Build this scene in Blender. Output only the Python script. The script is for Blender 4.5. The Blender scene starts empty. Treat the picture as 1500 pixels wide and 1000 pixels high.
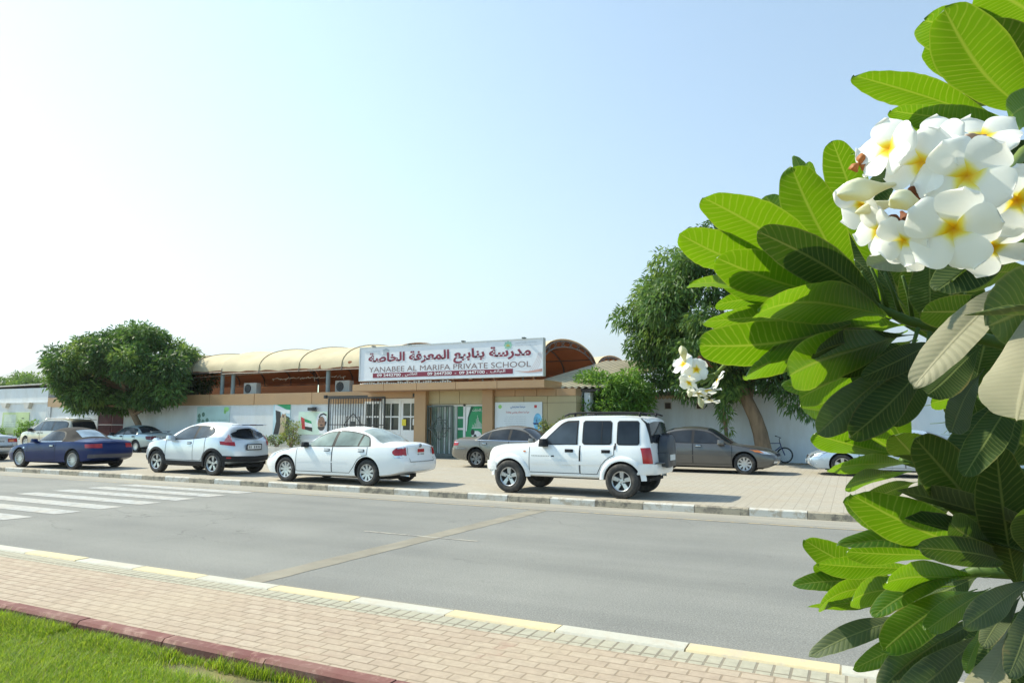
import bpy, math, random
import numpy as np
from mathutils import Vector, Matrix
random.seed(7); RNG=np.random.default_rng(11)
R=math.radians; PI=math.pi
SC=bpy.context.scene; COL=SC.collection

# ------------------------------------------------------------------ camera, sky, sun, exposure
FPX=1006.0; YAW=R(26.2); PITCH=R(6.79); ROLL=R(.23); CAMZ=1.55
_r0=Vector((math.cos(YAW),math.sin(YAW),0)); _f0=Vector((-math.sin(YAW),math.cos(YAW),0)); _u0=Vector((0,0,1))
FWD=_f0*math.cos(PITCH)+_u0*math.sin(PITCH); _up=_u0*math.cos(PITCH)-_f0*math.sin(PITCH)
RGT=_r0*math.cos(ROLL)+_up*math.sin(ROLL); UPV=_up*math.cos(ROLL)-_r0*math.sin(ROLL)
CAM=Vector((0,0,CAMZ))
cd=bpy.data.cameras.new('camera'); cam=bpy.data.objects.new('camera',cd); COL.objects.link(cam)
cd.sensor_width=36; cd.lens=FPX/1500*36; cd.clip_start=.05; cd.clip_end=20000
m=Matrix((RGT,UPV,-FWD)).transposed().to_4x4(); m.translation=CAM; cam.matrix_world=m
SC.camera=cam
SUN_EL=R(45); SUN_AZ=Vector((-math.cos(R(7)),-math.sin(R(7)),0))     # direction to the sun, on the ground
w=bpy.data.worlds.new('World'); SC.world=w; w.use_nodes=True
nt=w.node_tree; bg=nt.nodes['Background']; sk=nt.nodes.new('ShaderNodeTexSky'); sk.sky_type='NISHITA'
sk.sun_disc=False; sk.sun_elevation=SUN_EL; sk.sun_rotation=math.atan2(SUN_AZ.x,SUN_AZ.y)
sk.air_density=1.0; sk.dust_density=.45; sk.ozone_density=.35; sk.altitude=0
tn=nt.nodes.new('ShaderNodeMix'); tn.data_type='RGBA'; tn.blend_type='MULTIPLY'; tn.inputs[0].default_value=1; tn.inputs[7].default_value=(.82,1.02,1.03,1); nt.links.new(sk.outputs[0],tn.inputs[6]); nt.links.new(tn.outputs[2],bg.inputs[0]); bg.inputs[1].default_value=.116
sl=bpy.data.lights.new('sun','SUN'); sl.energy=4.4; sl.angle=R(.6); sl.color=(1,.95,.76)
so=bpy.data.objects.new('sun',sl); COL.objects.link(so)
sd=SUN_AZ*math.cos(SUN_EL)+Vector((0,0,math.sin(SUN_EL))); so.rotation_euler=sd.to_track_quat('Z','Y').to_euler(); so.location=(-30,0,40)
SC.view_settings.view_transform='Standard'; SC.view_settings.look='None'; SC.view_settings.gamma=1; SC.view_settings.exposure=1.12
try:
    SC.cycles.use_denoising=True; SC.cycles.max_bounces=8; SC.cycles.transparent_max_bounces=12; SC.cycles.volume_bounces=0
except Exception: pass

def at(px,py,d):
    """a point d metres in front of the camera, seen at photo pixel (px,py)"""
    return CAM+(FWD+RGT*((px-750)/FPX)-UPV*((py-500)/FPX))*d
def atY(px,py,Y):
    v=FWD+RGT*((px-750)/FPX)-UPV*((py-500)/FPX); return CAM+v*(Y/v.y)

# ------------------------------------------------------------------ materials
MATS={}
def _nodes(name):
    mt=bpy.data.materials.new(name); mt.use_nodes=True; n=mt.node_tree.nodes; return mt,n,mt.node_tree.links,n['Principled BSDF']
def N(n,t,**k):
    o=n.new(t)
    for a,b in k.items():
        if a=='inp':
            for q,v in b.items(): o.inputs[q].default_value=v
        else: setattr(o,a,b)
    return o
def c4(c): return (c[0],c[1],c[2],1)
def coords(n,l,kind='Object',scale=(1,1,1),rot=(0,0,0)):
    t=n.new('ShaderNodeTexCoord'); mp=n.new('ShaderNodeMapping'); mp.inputs['Scale'].default_value=scale; mp.inputs['Rotation'].default_value=rot
    l.new(t.outputs[kind],mp.inputs['Vector']); return mp.outputs[0]
def mix(n,l,fac,a,b,bt='MIX'):
    x=n.new('ShaderNodeMix'); x.data_type='RGBA'; x.blend_type=bt
    for i,v in ((0,fac),(6,a),(7,b)):
        if hasattr(v,'links'): l.new(v,x.inputs[i])
        else: x.inputs[i].default_value=v if i==0 else c4(v)
    return x.outputs[2]
def ramp(n,l,src,stops):
    r=n.new('ShaderNodeValToRGB'); e=r.color_ramp.elements
    while len(e)<len(stops): e.new(.5)
    for i,(p,c) in enumerate(stops): e[i].position=p; e[i].color=c4(c) if hasattr(c,'__len__') else (c,c,c,1)
    l.new(src,r.inputs[0]); return r.outputs[0]
def noise(n,l,vec,sc,det=4,rough=.55):
    t=N(n,'ShaderNodeTexNoise',inp={'Scale':sc,'Detail':det,'Roughness':rough}); l.new(vec,t.inputs['Vector']); return t.outputs[0]
def math_(n,l,op,a,b=None,c=None):
    x=n.new('ShaderNodeMath'); x.operation=op
    for i,v in enumerate((a,b,c)):
        if v is None: continue
        if hasattr(v,'links'): l.new(v,x.inputs[i])
        else: x.inputs[i].default_value=v
    return x.outputs[0]
def bump(n,l,bs,h,strength=.2,dist=.01):
    b=N(n,'ShaderNodeBump',inp={'Strength':strength,'Distance':dist}); l.new(h,b.inputs['Height']); l.new(b.outputs[0],bs.inputs['Normal'])
def mat(name,col,rough=.6,var=.12,scale=3.0,metal=0,coat=0,spec=.5,bmp=0,bscale=40,dirt=None,dscale=1.2,damt=.5,emit=None,stretch=(1,1,1)):
    if name in MATS: return MATS[name]
    mt,n,l,b=_nodes(name)
    v=coords(n,l,scale=stretch); f=noise(n,l,v,scale)
    lo=[max(0,c*(1-var)) for c in col]; hi=[min(1,c*(1+var)) for c in col]
    o=ramp(n,l,f,[(.3,lo),(.7,hi)])
    if dirt:
        g=ramp(n,l,noise(n,l,v,dscale,6,.65),[(.45,0),(.75,damt)]); o=mix(n,l,g,o,dirt)
    l.new(o,b.inputs['Base Color']); b.inputs['Roughness'].default_value=rough; b.inputs['Metallic'].default_value=metal
    b.inputs['Coat Weight'].default_value=coat; b.inputs['Coat Roughness'].default_value=.04; b.inputs['Specular IOR Level'].default_value=spec
    if bmp: bump(n,l,b,noise(n,l,v,bscale,5),bmp,.01)
    MATS[name]=mt; return mt
def paint(name,col,metal=0.0,rough=.32,dust=.12,coat=.6,spec=.5):
    if name in MATS: return MATS[name]
    mt,n,l,b=_nodes(name); v=coords(n,l)
    g=ramp(n,l,noise(n,l,v,1.1,3,.5),[(.3,0),(.8,dust)])
    l.new(mix(n,l,g,col,(.42,.37,.30)),b.inputs['Base Color']); b.inputs['Metallic'].default_value=metal
    rr=ramp(n,l,noise(n,l,v,1.5,2),[(.3,rough*.9),(.8,min(1,rough*1.15))]); l.new(rr,b.inputs['Roughness'])
    b.inputs['Coat Weight'].default_value=coat; b.inputs['Coat Roughness'].default_value=.06; b.inputs['Specular IOR Level'].default_value=spec
    MATS[name]=mt; return mt
def glassy(name,col,rough=.05):
    if name in MATS: return MATS[name]
    mt,n,l,b=_nodes(name); v=coords(n,l)
    o=ramp(n,l,noise(n,l,v,1.6,3),[(.3,[c*.55 for c in col]),(.7,[c*1.35 for c in col])])
    l.new(o,b.inputs['Base Color']); b.inputs['Roughness'].default_value=rough; b.inputs['IOR'].default_value=1.4
    MATS[name]=mt; return mt

# ------------------------------------------------------------------ mesh collector and object helpers
class MB:
    def __init__(s): s.v=[]; s.f=[]; s.m=[]
    def add(s,vs,fs,mi=0):
        k=len(s.v); s.v+= [tuple(map(float,p)) for p in vs]; s.f+=[[i+k for i in f] for f in fs]; s.m+=[mi]*len(fs); return s
    def box(s,x0,x1,y0,y1,z0,z1,mi=0):
        return s.add([(x0,y0,z0),(x1,y0,z0),(x1,y1,z0),(x0,y1,z0),(x0,y0,z1),(x1,y0,z1),(x1,y1,z1),(x0,y1,z1)],
            [(0,3,2,1),(4,5,6,7),(0,1,5,4),(1,2,6,5),(2,3,7,6),(3,0,4,7)],mi)
    def rbox(s,c,h,rot=0,bev=.1,mi=0,taper=1.0):
        """rounded-corner box (plan), centre c, half sizes h, turned about z, slightly chamfered top and bottom"""
        hx,hy,hz=h; b=min(bev,hx*.9,hy*.9); P=[]
        for sx,sy,a0 in ((1,1,0),(-1,1,90),(-1,-1,180),(1,-1,270)):
            for k in range(4):
                a=R(a0+k*30); P.append((sx*(hx-b)+b*math.cos(a),sy*(hy-b)+b*math.sin(a)))
        rows=[]; cr,sr=math.cos(rot),math.sin(rot)
        for z,sc in ((-hz,.96*1),(-hz+b*.3,1),(hz-b*.3,taper),(hz,.94*taper)):
            rows.append([(c[0]+(x*cr-y*sr)*sc,c[1]+(x*sr+y*cr)*sc,c[2]+z) for x,y in P])
        n=len(P); vs=[p for r in rows for p in r]; fs=[]
        for i in range(3):
            for j in range(n): fs.append((i*n+j,i*n+(j+1)%n,(i+1)*n+(j+1)%n,(i+1)*n+j))
        fs.append(tuple(range(n))[::-1]); fs.append(tuple(3*n+j for j in range(n)))
        return s.add(vs,fs,mi)
    def obox(s,p,q,w,h,mi=0,up=(0,0,1)):
        """bar of w x h section from p to q"""
        p,q=Vector(p),Vector(q); d=(q-p).normalized(); u=Vector(up)
        if abs(d.dot(u))>.98: u=Vector((1,0,0))
        a=d.cross(u).normalized(); b=a.cross(d).normalized(); a*=w/2; b*=h/2
        return s.add([p-a-b,p+a-b,p+a+b,p-a+b,q-a-b,q+a-b,q+a+b,q-a+b],[(0,1,2,3),(7,6,5,4),(0,4,5,1),(1,5,6,2),(2,6,7,3),(3,7,4,0)],mi)
    def tube(s,pts,rad,n=8,mi=0,cap=True):
        pts=[Vector(p) for p in pts]; rad=rad if hasattr(rad,'__len__') else [rad]*len(pts); rows=[]; ref=None
        for i,p in enumerate(pts):
            d=(pts[min(i+1,len(pts)-1)]-pts[max(i-1,0)]).normalized()
            if ref is None: ref=d.orthogonal().normalized()
            ref=(ref-d*ref.dot(d)).normalized(); b=d.cross(ref)
            rows.append([p+(ref*math.cos(2*PI*k/n)+b*math.sin(2*PI*k/n))*rad[i] for k in range(n)])
        vs=[q for r in rows for q in r]; fs=[]
        for i in range(len(pts)-1):
            for k in range(n): fs.append((i*n+k,i*n+(k+1)%n,(i+1)*n+(k+1)%n,(i+1)*n+k))
        if cap: fs.append(tuple(range(n))[::-1]); fs.append(tuple((len(pts)-1)*n+k for k in range(n)))
        return s.add(vs,fs,mi)
    def lathe(s,prof,c,ax='y',n=28,mi=0,closed=False):
        vs=[]; fs=[]; m=len(prof)
        for k in range(n):
            a=2*PI*k/n
            for r,t in prof:
                if ax=='y': vs.append((c[0]+r*math.cos(a),c[1]+t,c[2]+r*math.sin(a)))
                elif ax=='z': vs.append((c[0]+r*math.cos(a),c[1]+r*math.sin(a),c[2]+t))
                else: vs.append((c[0]+t,c[1]+r*math.cos(a),c[2]+r*math.sin(a)))
        for k in range(n):
            k2=(k+1)%n
            for j in range(m-1 if not closed else m):
                j2=(j+1)%m; fs.append((k*m+j,k*m+j2,k2*m+j2,k2*m+j))
        return s.add(vs,fs,mi)
    def grid(s,rows,mi=0,wrap=False):
        n=len(rows[0]); vs=[p for r in rows for p in r]; fs=[]
        for i in range(len(rows)-1):
            for j in range(n if wrap else n-1): fs.append((i*n+j,i*n+(j+1)%n,(i+1)*n+(j+1)%n,(i+1)*n+j))
        return s.add(vs,fs,mi)
    def prism(s,pts,y0,y1,mi=0):
        """polygon given as (x,z), extruded along y"""
        n=len(pts); vs=[(x,y0,z) for x,z in pts]+[(x,y1,z) for x,z in pts]
        fs=[tuple(range(n)),tuple(range(2*n-1,n-1,-1))]+[(i,i+n,(i+1)%n+n,(i+1)%n) for i in range(n)]
        return s.add(vs,fs,mi)
    def build(s,name,mats,parent=None,smooth=False,sharp=None):
        me=bpy.data.meshes.new(name); off=WORIG.get(parent.name,Vector((0,0,0))) if parent else Vector((0,0,0))
        vs=s.v if off.length==0 else [(a-off.x,b-off.y,c-off.z) for a,b,c in s.v]
        me.from_pydata(vs,[],s.f)
        for q in (mats if isinstance(mats,(list,tuple)) else [mats]): me.materials.append(q)
        me.polygons.foreach_set('material_index',s.m)
        if smooth: me.polygons.foreach_set('use_smooth',[True]*len(s.f))
        if sharp: me.polygons.foreach_set('use_smooth',[True]*len(s.f)); me.set_sharp_from_angle(angle=sharp)
        me.update(); o=bpy.data.objects.new(name,me); COL.objects.link(o)
        if parent: o.parent=parent
        return o
WORIG={}       # things whose parts are given in world coordinates
def tag(o,label=None,cat=None,group=None,kind=None):
    if label: o['label']=label
    if cat: o['category']=cat
    if group: o['group']=group
    if kind: o['kind']=kind
    return o
def thing(name,label,cat,loc=(0,0,0),rz=0,group=None,local=False):
    o=bpy.data.objects.new(name,None); COL.objects.link(o); o.location=loc; o.rotation_euler=(0,0,rz); o.empty_display_size=.2
    if not local: WORIG[o.name]=Vector(loc)
    return tag(o,label,cat,group)
def bigmesh(name,V,F,mats,parent=None,mi=None,smooth=False,uv=None):
    """fast mesh from numpy arrays, F = (n,3) or (n,4)"""
    me=bpy.data.meshes.new(name); V=np.asarray(V,float); F=np.asarray(F,np.int32)
    if parent is not None and parent.name in WORIG: V=V-np.array(WORIG[parent.name])
    k=F.shape[1]; me.vertices.add(len(V)); me.vertices.foreach_set('co',V.astype(np.float32).ravel())
    me.loops.add(F.size); me.loops.foreach_set('vertex_index',F.ravel()); me.polygons.add(len(F))
    me.polygons.foreach_set('loop_start',np.arange(0,F.size,k,dtype=np.int32))
    for q in (mats if isinstance(mats,(list,tuple)) else [mats]): me.materials.append(q)
    if mi is not None: me.polygons.foreach_set('material_index',np.asarray(mi,np.int32))
    if smooth: me.polygons.foreach_set('use_smooth',np.ones(len(F),bool))
    if uv is not None:
        u=me.uv_layers.new(name='UVMap'); u.data.foreach_set('uv',np.asarray(uv,np.float32)[F.ravel()].ravel())
    me.update(calc_edges=True); o=bpy.data.objects.new(name,me); COL.objects.link(o)
    if parent: o.parent=parent
    return o
def pchip(pts):
    x=np.array([p[0] for p in pts],float); y=np.array([p[1] for p in pts],float); h=np.diff(x); d=np.diff(y)/h
    m=np.zeros(len(x)); m[0]=d[0]; m[-1]=d[-1]
    for i in range(1,len(x)-1):
        if d[i-1]*d[i]>0: w1=2*h[i]+h[i-1]; w2=h[i]+2*h[i-1]; m[i]=(w1+w2)/(w1/d[i-1]+w2/d[i])
    def f(t):
        t=min(max(t,x[0]),x[-1]); i=min(max(int(np.searchsorted(x,t)-1),0),len(h)-1); s=(t-x[i])/h[i]
        return float((1+2*s)*(1-s)**2*y[i]+s*(1-s)**2*h[i]*m[i]+s*s*(3-2*s)*y[i+1]+s*s*(s-1)*h[i]*m[i+1])
    return f

# ------------------------------------------------------------------ lettering
_AR={'ا':(0xFE8D,2),'ب':(0xFE8F,4),'ة':(0xFE93,2),'ت':(0xFE95,4),'ج':(0xFE9D,4),'ح':(0xFEA1,4),'خ':(0xFEA5,4),'د':(0xFEA9,2),'ذ':(0xFEAB,2),
'ر':(0xFEAD,2),'ز':(0xFEAF,2),'س':(0xFEB1,4),'ش':(0xFEB5,4),'ص':(0xFEB9,4),'ط':(0xFEC1,4),'ع':(0xFEC9,4),'ف':(0xFED1,4),'ق':(0xFED5,4),'ك':(0xFED9,4),
'ل':(0xFEDD,4),'م':(0xFEE1,4),'ن':(0xFEE5,4),'ه':(0xFEE9,4),'و':(0xFEED,2),'ي':(0xFEF1,4),'أ':(0xFE83,2),'إ':(0xFE87,2)}
def arabic(t):
    out=[]
    for wd in t.split(' '):
        g=[]; prev=False; i=0
        while i<len(wd):
            c=wd[i]
            if c not in _AR: g.append(c); prev=False; i+=1; continue
            if c=='ل' and i+1<len(wd) and wd[i+1]=='ا':
                g.append(chr(0xFEFC if prev else 0xFEFB)); prev=False; i+=2; continue
            b,k=_AR[c]; nx=i+1<len(wd) and wd[i+1] in _AR
            if k==4: g.append(chr(b+(3 if prev and nx else 1 if prev else 2 if nx else 0))); prev=nx
            else: g.append(chr(b+(1 if prev else 0))); prev=False
            i+=1
        out.append(''.join(reversed(g)))
    return ' '.join(reversed(out))
def text(body,x0,x1,z0,z1,y,material,parent,name='lettering',bold=0.0,thick=.006,sheary=0):
    """flat lettering filling x0..x1, z0..z1 on the plane y (world), facing -y"""
    c=bpy.data.curves.new('txt','FONT'); c.body=body; c.offset=bold; c.resolution_u=4
    o=bpy.data.objects.new('txt',c); COL.objects.link(o); bpy.context.view_layer.update()
    me=o.evaluated_get(bpy.context.evaluated_depsgraph_get()).to_mesh()
    V=np.array([v.co[:] for v in me.vertices]); F=[list(p.vertices) for p in me.polygons]
    bpy.data.objects.remove(o); bpy.data.curves.remove(c)
    lo=V.min(0); hi=V.max(0); q=MB(); sx=(x1-x0)/(hi[0]-lo[0]); sz=(z1-z0)/(hi[1]-lo[1])
    q.add([(x0+(a-lo[0])*sx,y-thick,z0+(b-lo[1])*sz) for a,b,_ in V],F)
    return q.build(name,material,parent)
# ------------------------------------------------------------------ ground, road, kerbs, pavements
def sheet(name,x0,x1,y0,y1,z,material,nx=1,ny=1):
    q=MB(); q.grid([[(x0+(x1-x0)*i/nx,y0+(y1-y0)*j/ny,z) for i in range(nx+1)] for j in range(ny+1)])
    return tag(q.build(name,material),kind='structure')
ROADZ=-.13
def road_mat():
    mt,n,l,b=_nodes('asphalt'); v=coords(n,l); vs=coords(n,l,scale=(.07,1,1))
    base=ramp(n,l,noise(n,l,vs,1.1,5,.6),[(.3,(.194,.194,.181)),(.7,(.232,.231,.215))])
    big=ramp(n,l,noise(n,l,v,.35,4),[(.35,(.86,.86,.86)),(.7,(1.08,1.07,1.05))]); base=mix(n,l,1.0,base,big,'MULTIPLY')
    sp=ramp(n,l,noise(n,l,v,70,2,.7),[(.3,(.72,.72,.72)),(.5,(1,1,1)),(.72,(1.45,1.45,1.42))]); base=mix(n,l,1.0,base,sp,'MULTIPLY')
    sx=n.new('ShaderNodeSeparateXYZ'); l.new(v,sx.inputs[0]); y=sx.outputs[1]
    wob=math_(n,l,'MULTIPLY_ADD',noise(n,l,vs,2.2,4),.5,-.25); yw=math_(n,l,'ADD',y,wob)
    tr=ramp(n,l,math_(n,l,'ADD',math_(n,l,'SINE',math_(n,l,'MULTIPLY',y,3.5)),math_(n,l,'MULTIPLY_ADD',noise(n,l,vs,1.6,4),1.6,-.8)),[(.35,(1,1,1)),(.95,(.94,.94,.945))]); base=mix(n,l,1.0,base,tr,'MULTIPLY')
    oil=ramp(n,l,noise(n,l,coords(n,l,scale=(.5,1,1)),1.7,5,.7),[(.64,0),(.74,.45)]); base=mix(n,l,oil,base,(.09,.088,.085))
    vo=n.new('ShaderNodeTexVoronoi'); vo.feature='DISTANCE_TO_EDGE'; vo.inputs['Scale'].default_value=.42; wv=n.new('ShaderNodeVectorMath'); wv.operation='ADD'; nn_=N(n,'ShaderNodeTexNoise',inp={'Scale':1.4,'Detail':5}); l.new(v,nn_.inputs['Vector']); l.new(v,wv.inputs[0]); l.new(nn_.outputs['Color'],wv.inputs[1]); l.new(wv.outputs[0],vo.inputs['Vector'])
    ck=math_(n,l,'MULTIPLY',ramp(n,l,vo.outputs['Distance'],[(.0,.6),(.006,0)]),ramp(n,l,noise(n,l,v,.22,2),[(.5,0),(.6,1)])); base=mix(n,l,ck,base,(.07,.068,.065))
    # blown sand lying along both kerbs
    f1=ramp(n,l,math_(n,l,'SUBTRACT',yw,12.55),[(0,0),(.35,.55),(1,.85)]); nz=ramp(n,l,noise(n,l,vs,6,5),[(.3,.35),(.65,1)])
    base=mix(n,l,math_(n,l,'MULTIPLY',f1,nz),base,(.40,.36,.29))
    f2=ramp(n,l,math_(n,l,'SUBTRACT',5.62,yw),[(0,0),(.35,.9)]); base=mix(n,l,f2,base,(.46,.35,.16))
    l.new(base,b.inputs['Base Color']); b.inputs['Roughness'].default_value=.85; b.inputs['Specular IOR Level'].default_value=.3
    bump(n,l,b,noise(n,l,v,90,3),.35,.01); return mt
def brick_mat(name,c1,c2,mortar,bw,bh,msize,scale=1,offset=.5,dirt=(.36,.30,.22),rot=0,spots=None):
    mt,n,l,b=_nodes(name); v=coords(n,l,rot=(0,0,rot))
    t=N(n,'ShaderNodeTexBrick',inp={'Scale':scale,'Mortar Size':msize,'Mortar Smooth':.25,'Brick Width':bw,'Row Height':bh,'Bias':0.0}); t.offset=offset
    t.inputs['Color1'].default_value=c4(c1); t.inputs['Color2'].default_value=c4(c2); t.inputs['Mortar'].default_value=c4(mortar)
    l.new(v,t.inputs['Vector']); o=t.outputs[0]
    g=ramp(n,l,noise(n,l,v,.8,5,.6),[(.35,0),(.75,.55)]); o=mix(n,l,g,o,dirt)
    o=mix(n,l,1.0,o,ramp(n,l,noise(n,l,v,14,4,.7),[(.3,(.85,.85,.85)),(.7,(1.1,1.1,1.1))]),'MULTIPLY')
    if spots: o=mix(n,l,ramp(n,l,noise(n,l,v,1.9,4,.7),[(.62,0),(.72,.5)]),o,spots)
    l.new(o,b.inputs['Base Color']); b.inputs['Roughness'].default_value=.9; b.inputs['Specular IOR Level'].default_value=.25
    h=math_(n,l,'SUBTRACT',1.0,t.outputs['Fac']); bump(n,l,b,h,.5,.006); return mt
sheet('ground',-9000,9000,-300,15000,-.30,mat('sandy ground',(.40,.34,.25),.95,.2,.05,bmp=.2))
sheet('road',-420,120,5.12,13.66,ROADZ,road_mat())
sheet('parking_paving',-420,120,13.74,60,0,brick_mat('grey beige pavers',(.405,.37,.31),(.365,.335,.28),(.25,.228,.19),.21,.105,.006,offset=0))
sheet('near_pavement',-60,14,3.62,4.74,0,brick_mat('pink pavers',(.365,.285,.218),(.41,.335,.26),(.235,.182,.13),.20,.105,.008,dirt=(.43,.355,.255),spots=(.32,.20,.15)))
sheet('paver_border',-60,14,4.74,4.955,0,brick_mat('greenish border pavers',(.345,.335,.265),(.385,.365,.285),(.17,.15,.115),.105,.6,.010,offset=0,dirt=(.40,.35,.26)))
def kerb(name,x0,x1,y0,y1,z0,z1,cols,step,phase,skip=.012,chamf=.02):
    q=MB(); k=0; x=phase+math.floor((x0-phase)/step)*step
    while x<x1:
        i=int(round((x-phase)/step))%len(cols); a,b=x+skip/2,x+step-skip/2; dz=random.uniform(-.004,.004)
        P=[(y0,z0),(y0,z1-chamf+dz),(y0+chamf,z1+dz),(y1-chamf*.4,z1+dz),(y1,z1-chamf*.4+dz),(y1,z0)]
        q.grid([[(a,p[0],p[1]) for p in P],[(b,p[0],p[1]) for p in P]],i)
        q.add([(a,p[0],p[1]) for p in P],[tuple(range(6))],i); q.add([(b,p[0],p[1]) for p in P],[tuple(range(6))[::-1]],i)
        x+=step
    return tag(q.build(name,cols),kind='structure')
def wornpaint(name,col,under,amt,sand=.6):
    mt,n,l,b=_nodes(name); v=coords(n,l)
    f=ramp(n,l,noise(n,l,v,7,8,.7),[(amt-.06,0),(amt+.06,1)])
    o=mix(n,l,f,col,under); o=mix(n,l,ramp(n,l,noise(n,l,v,2,5),[(.4,0),(.8,sand)]),o,(.42,.36,.28))
    l.new(o,b.inputs['Base Color']); b.inputs['Roughness'].default_value=.85; bump(n,l,b,noise(n,l,v,30,5),.4,.01); return mt
kerb('far_kerb',-120,14,13.60,13.75,-.2,.005,[wornpaint('black kerb paint',(.15,.13,.105),(.36,.31,.23),.48),wornpaint('white kerb paint',(.54,.53,.49),(.38,.33,.26),.54)],1.0,-2.79)
kerb('near_kerb',-60,14,4.96,5.14,-.3,.006,[wornpaint('yellow kerb paint',(.57,.475,.28),(.48,.42,.31),.58),wornpaint('grey white kerb paint',(.46,.45,.385),(.44,.40,.32),.57)],.97,-3.05)
kerb('red_edging',-60,14,3.50,3.615,-.4,.012,[wornpaint('red edging concrete',(.15,.047,.042),(.27,.14,.11),.58,.22),wornpaint('red edging concrete dull',(.17,.058,.05),(.29,.16,.13),.58,.22)],.98,-4.5)
# zebra crossing and lane marks
zm=wornpaint('road marking white',(.38,.385,.375),(.27,.265,.25),.54)
q=MB()
for k in range(7):
    y=7.02+.84*k; q.add([(-17.65,y,ROADZ+.005),(-13.12,y-.05,ROADZ+.005),(-13.08,y+.42,ROADZ+.005),(-17.5,y+.46,ROADZ+.005)],[(0,1,2,3)])
tag(q.build('zebra_crossing',zm),kind='structure')
q=MB()
for k in (0,): q.add([(-6.91+6*k,8.83,ROADZ+.005),(-4.89+6*k,8.83,ROADZ+.005),(-4.89+6*k,8.88,ROADZ+.005),(-6.91+6*k,8.88,ROADZ+.005)],[(0,1,2,3)])
for y in (12.52,): q.add([(-120,y,ROADZ+.005),(14,y+.05,ROADZ+.005),(14,y+.13,ROADZ+.005),(-120,y+.08,ROADZ+.005)],[(0,1,2,3)],1)
tag(q.build('lane_marking',[wornpaint('faded dash paint',(.42,.40,.34),(.22,.21,.2),.5),wornpaint('faded yellow line',(.42,.33,.19),(.25,.24,.21),.5)]),kind='structure')
q=MB(); 
rows=[]
for k in range(30):
    y=5.2+7.3*k/29; rows.append([(-6.0+.008*math.sin(k*1.7)+.3*k/29,y,ROADZ+.0035),(-5.68+.008*math.sin(k*2.3+1)+.3*k/29,y,ROADZ+.0035)])
q.grid(rows); tag(q.build('road_trench_patch',mat('brown trench fill',(.235,.212,.165),.9,.2,2,bmp=.3)),kind='structure')
# lawn: soil sheet and grass
sheet('lawn_soil',-60,14,-40,3.52,-.085,mat('lawn soil',(.15,.13,.05),.95,.35,3,bmp=.5,dirt=(.09,.13,.02),dscale=4,damt=.9))
def grass():
    n=330000
    X=np.r_[RNG.uniform(-8.2,-2.3,250000),RNG.uniform(-11,1,80000)]; Y=np.r_[RNG.uniform(1.7,3.5,250000),RNG.uniform(.3,3.5,80000)]
    # only what lies in or just beside the view
    a=np.arctan2(-X,Y); keep=(a>R(5))&(a<R(80)); X=X[keep]; Y=Y[keep]
    bare=np.exp(-((Y-3.33)/.13)**2)*np.clip((X+4.6)/.5,0,1)*1.2+np.exp(-((Y-3.2)/.3)**2)*np.clip((X+3.6)/.8,0,1)
    keep=RNG.random(len(X))>bare; X=X[keep]; Y=Y[keep]; n=len(X)
    pn=np.sin(X*3.1+1.3*np.sin(Y*2.7))*np.sin(Y*3.7+X*1.1)
    near=np.exp(-((Y-3.4)/.12)**2)
    h=RNG.uniform(.02,.06,n)*(1+.35*pn)+near*RNG.uniform(0,.06,n)*(np.sin(X*5)+.6>0); th=RNG.uniform(0,2*PI,n); le=RNG.uniform(.2,1.1,n)*h; wd=RNG.uniform(.0009,.0018,n)*(.6+.2*np.hypot(X,Y))
    dx,dy=np.cos(th),np.sin(th); z=-.085
    p0=np.stack([X-dy*wd,Y+dx*wd,0*X+z],1); p1=np.stack([X+dy*wd,Y-dx*wd,0*X+z],1)
    m0=np.stack([X+dx*le*.35-dy*wd*.8,Y+dy*le*.35+dx*wd*.8,z+h*.6],1); m1=np.stack([X+dx*le*.35+dy*wd*.8,Y+dy*le*.35-dx*wd*.8,z+h*.6],1)
    t=np.stack([X+dx*le,Y+dy*le,z+h],1)
    V=np.stack([p0,p1,m0,m1,t],1).reshape(-1,3); k=np.arange(n)[:,None]*5
    F=np.concatenate([k+np.array([[0,1,3]]),k+np.array([[0,3,2]]),k+np.array([[2,3,4]])])
    mi=np.tile(np.where(RNG.random(n)<.07,2,np.where(RNG.random(n)<.45,1,0)),3)
    o=bigmesh('grass',V,F,[leafmat('grass green',(.16,.27,.016),(.34,.49,.025),.4),leafmat('grass light',(.28,.37,.03),(.48,.58,.05),.4),leafmat('grass dry',(.34,.29,.12),(.3,.26,.1),.2)],mi=mi)
    tag(o,'bright green lawn grass beside the red edging','grass',kind='stuff')
def leafmat(name,col,trans,tamt=.4,rough=.5,var=.25,scale=.6):
    if name in MATS: return MATS[name]
    mt,n,l,b=_nodes(name); v=coords(n,l); f=noise(n,l,v,scale,3)
    o=ramp(n,l,f,[(.3,[c*(1-var) for c in col]),(.7,[c*(1+var) for c in col])]); l.new(o,b.inputs['Base Color']); b.inputs['Roughness'].default_value=rough; b.inputs['Specular IOR Level'].default_value=.35
    t=n.new('ShaderNodeBsdfTranslucent'); t.inputs[0].default_value=c4(trans); x=n.new('ShaderNodeMixShader'); x.inputs[0].default_value=tamt
    l.new(b.outputs[0],x.inputs[1]); l.new(t.outputs[0],x.inputs[2]); l.new(x.outputs[0],n['Material Output'].inputs[0]); MATS[name]=mt; return mt
grass()
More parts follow.
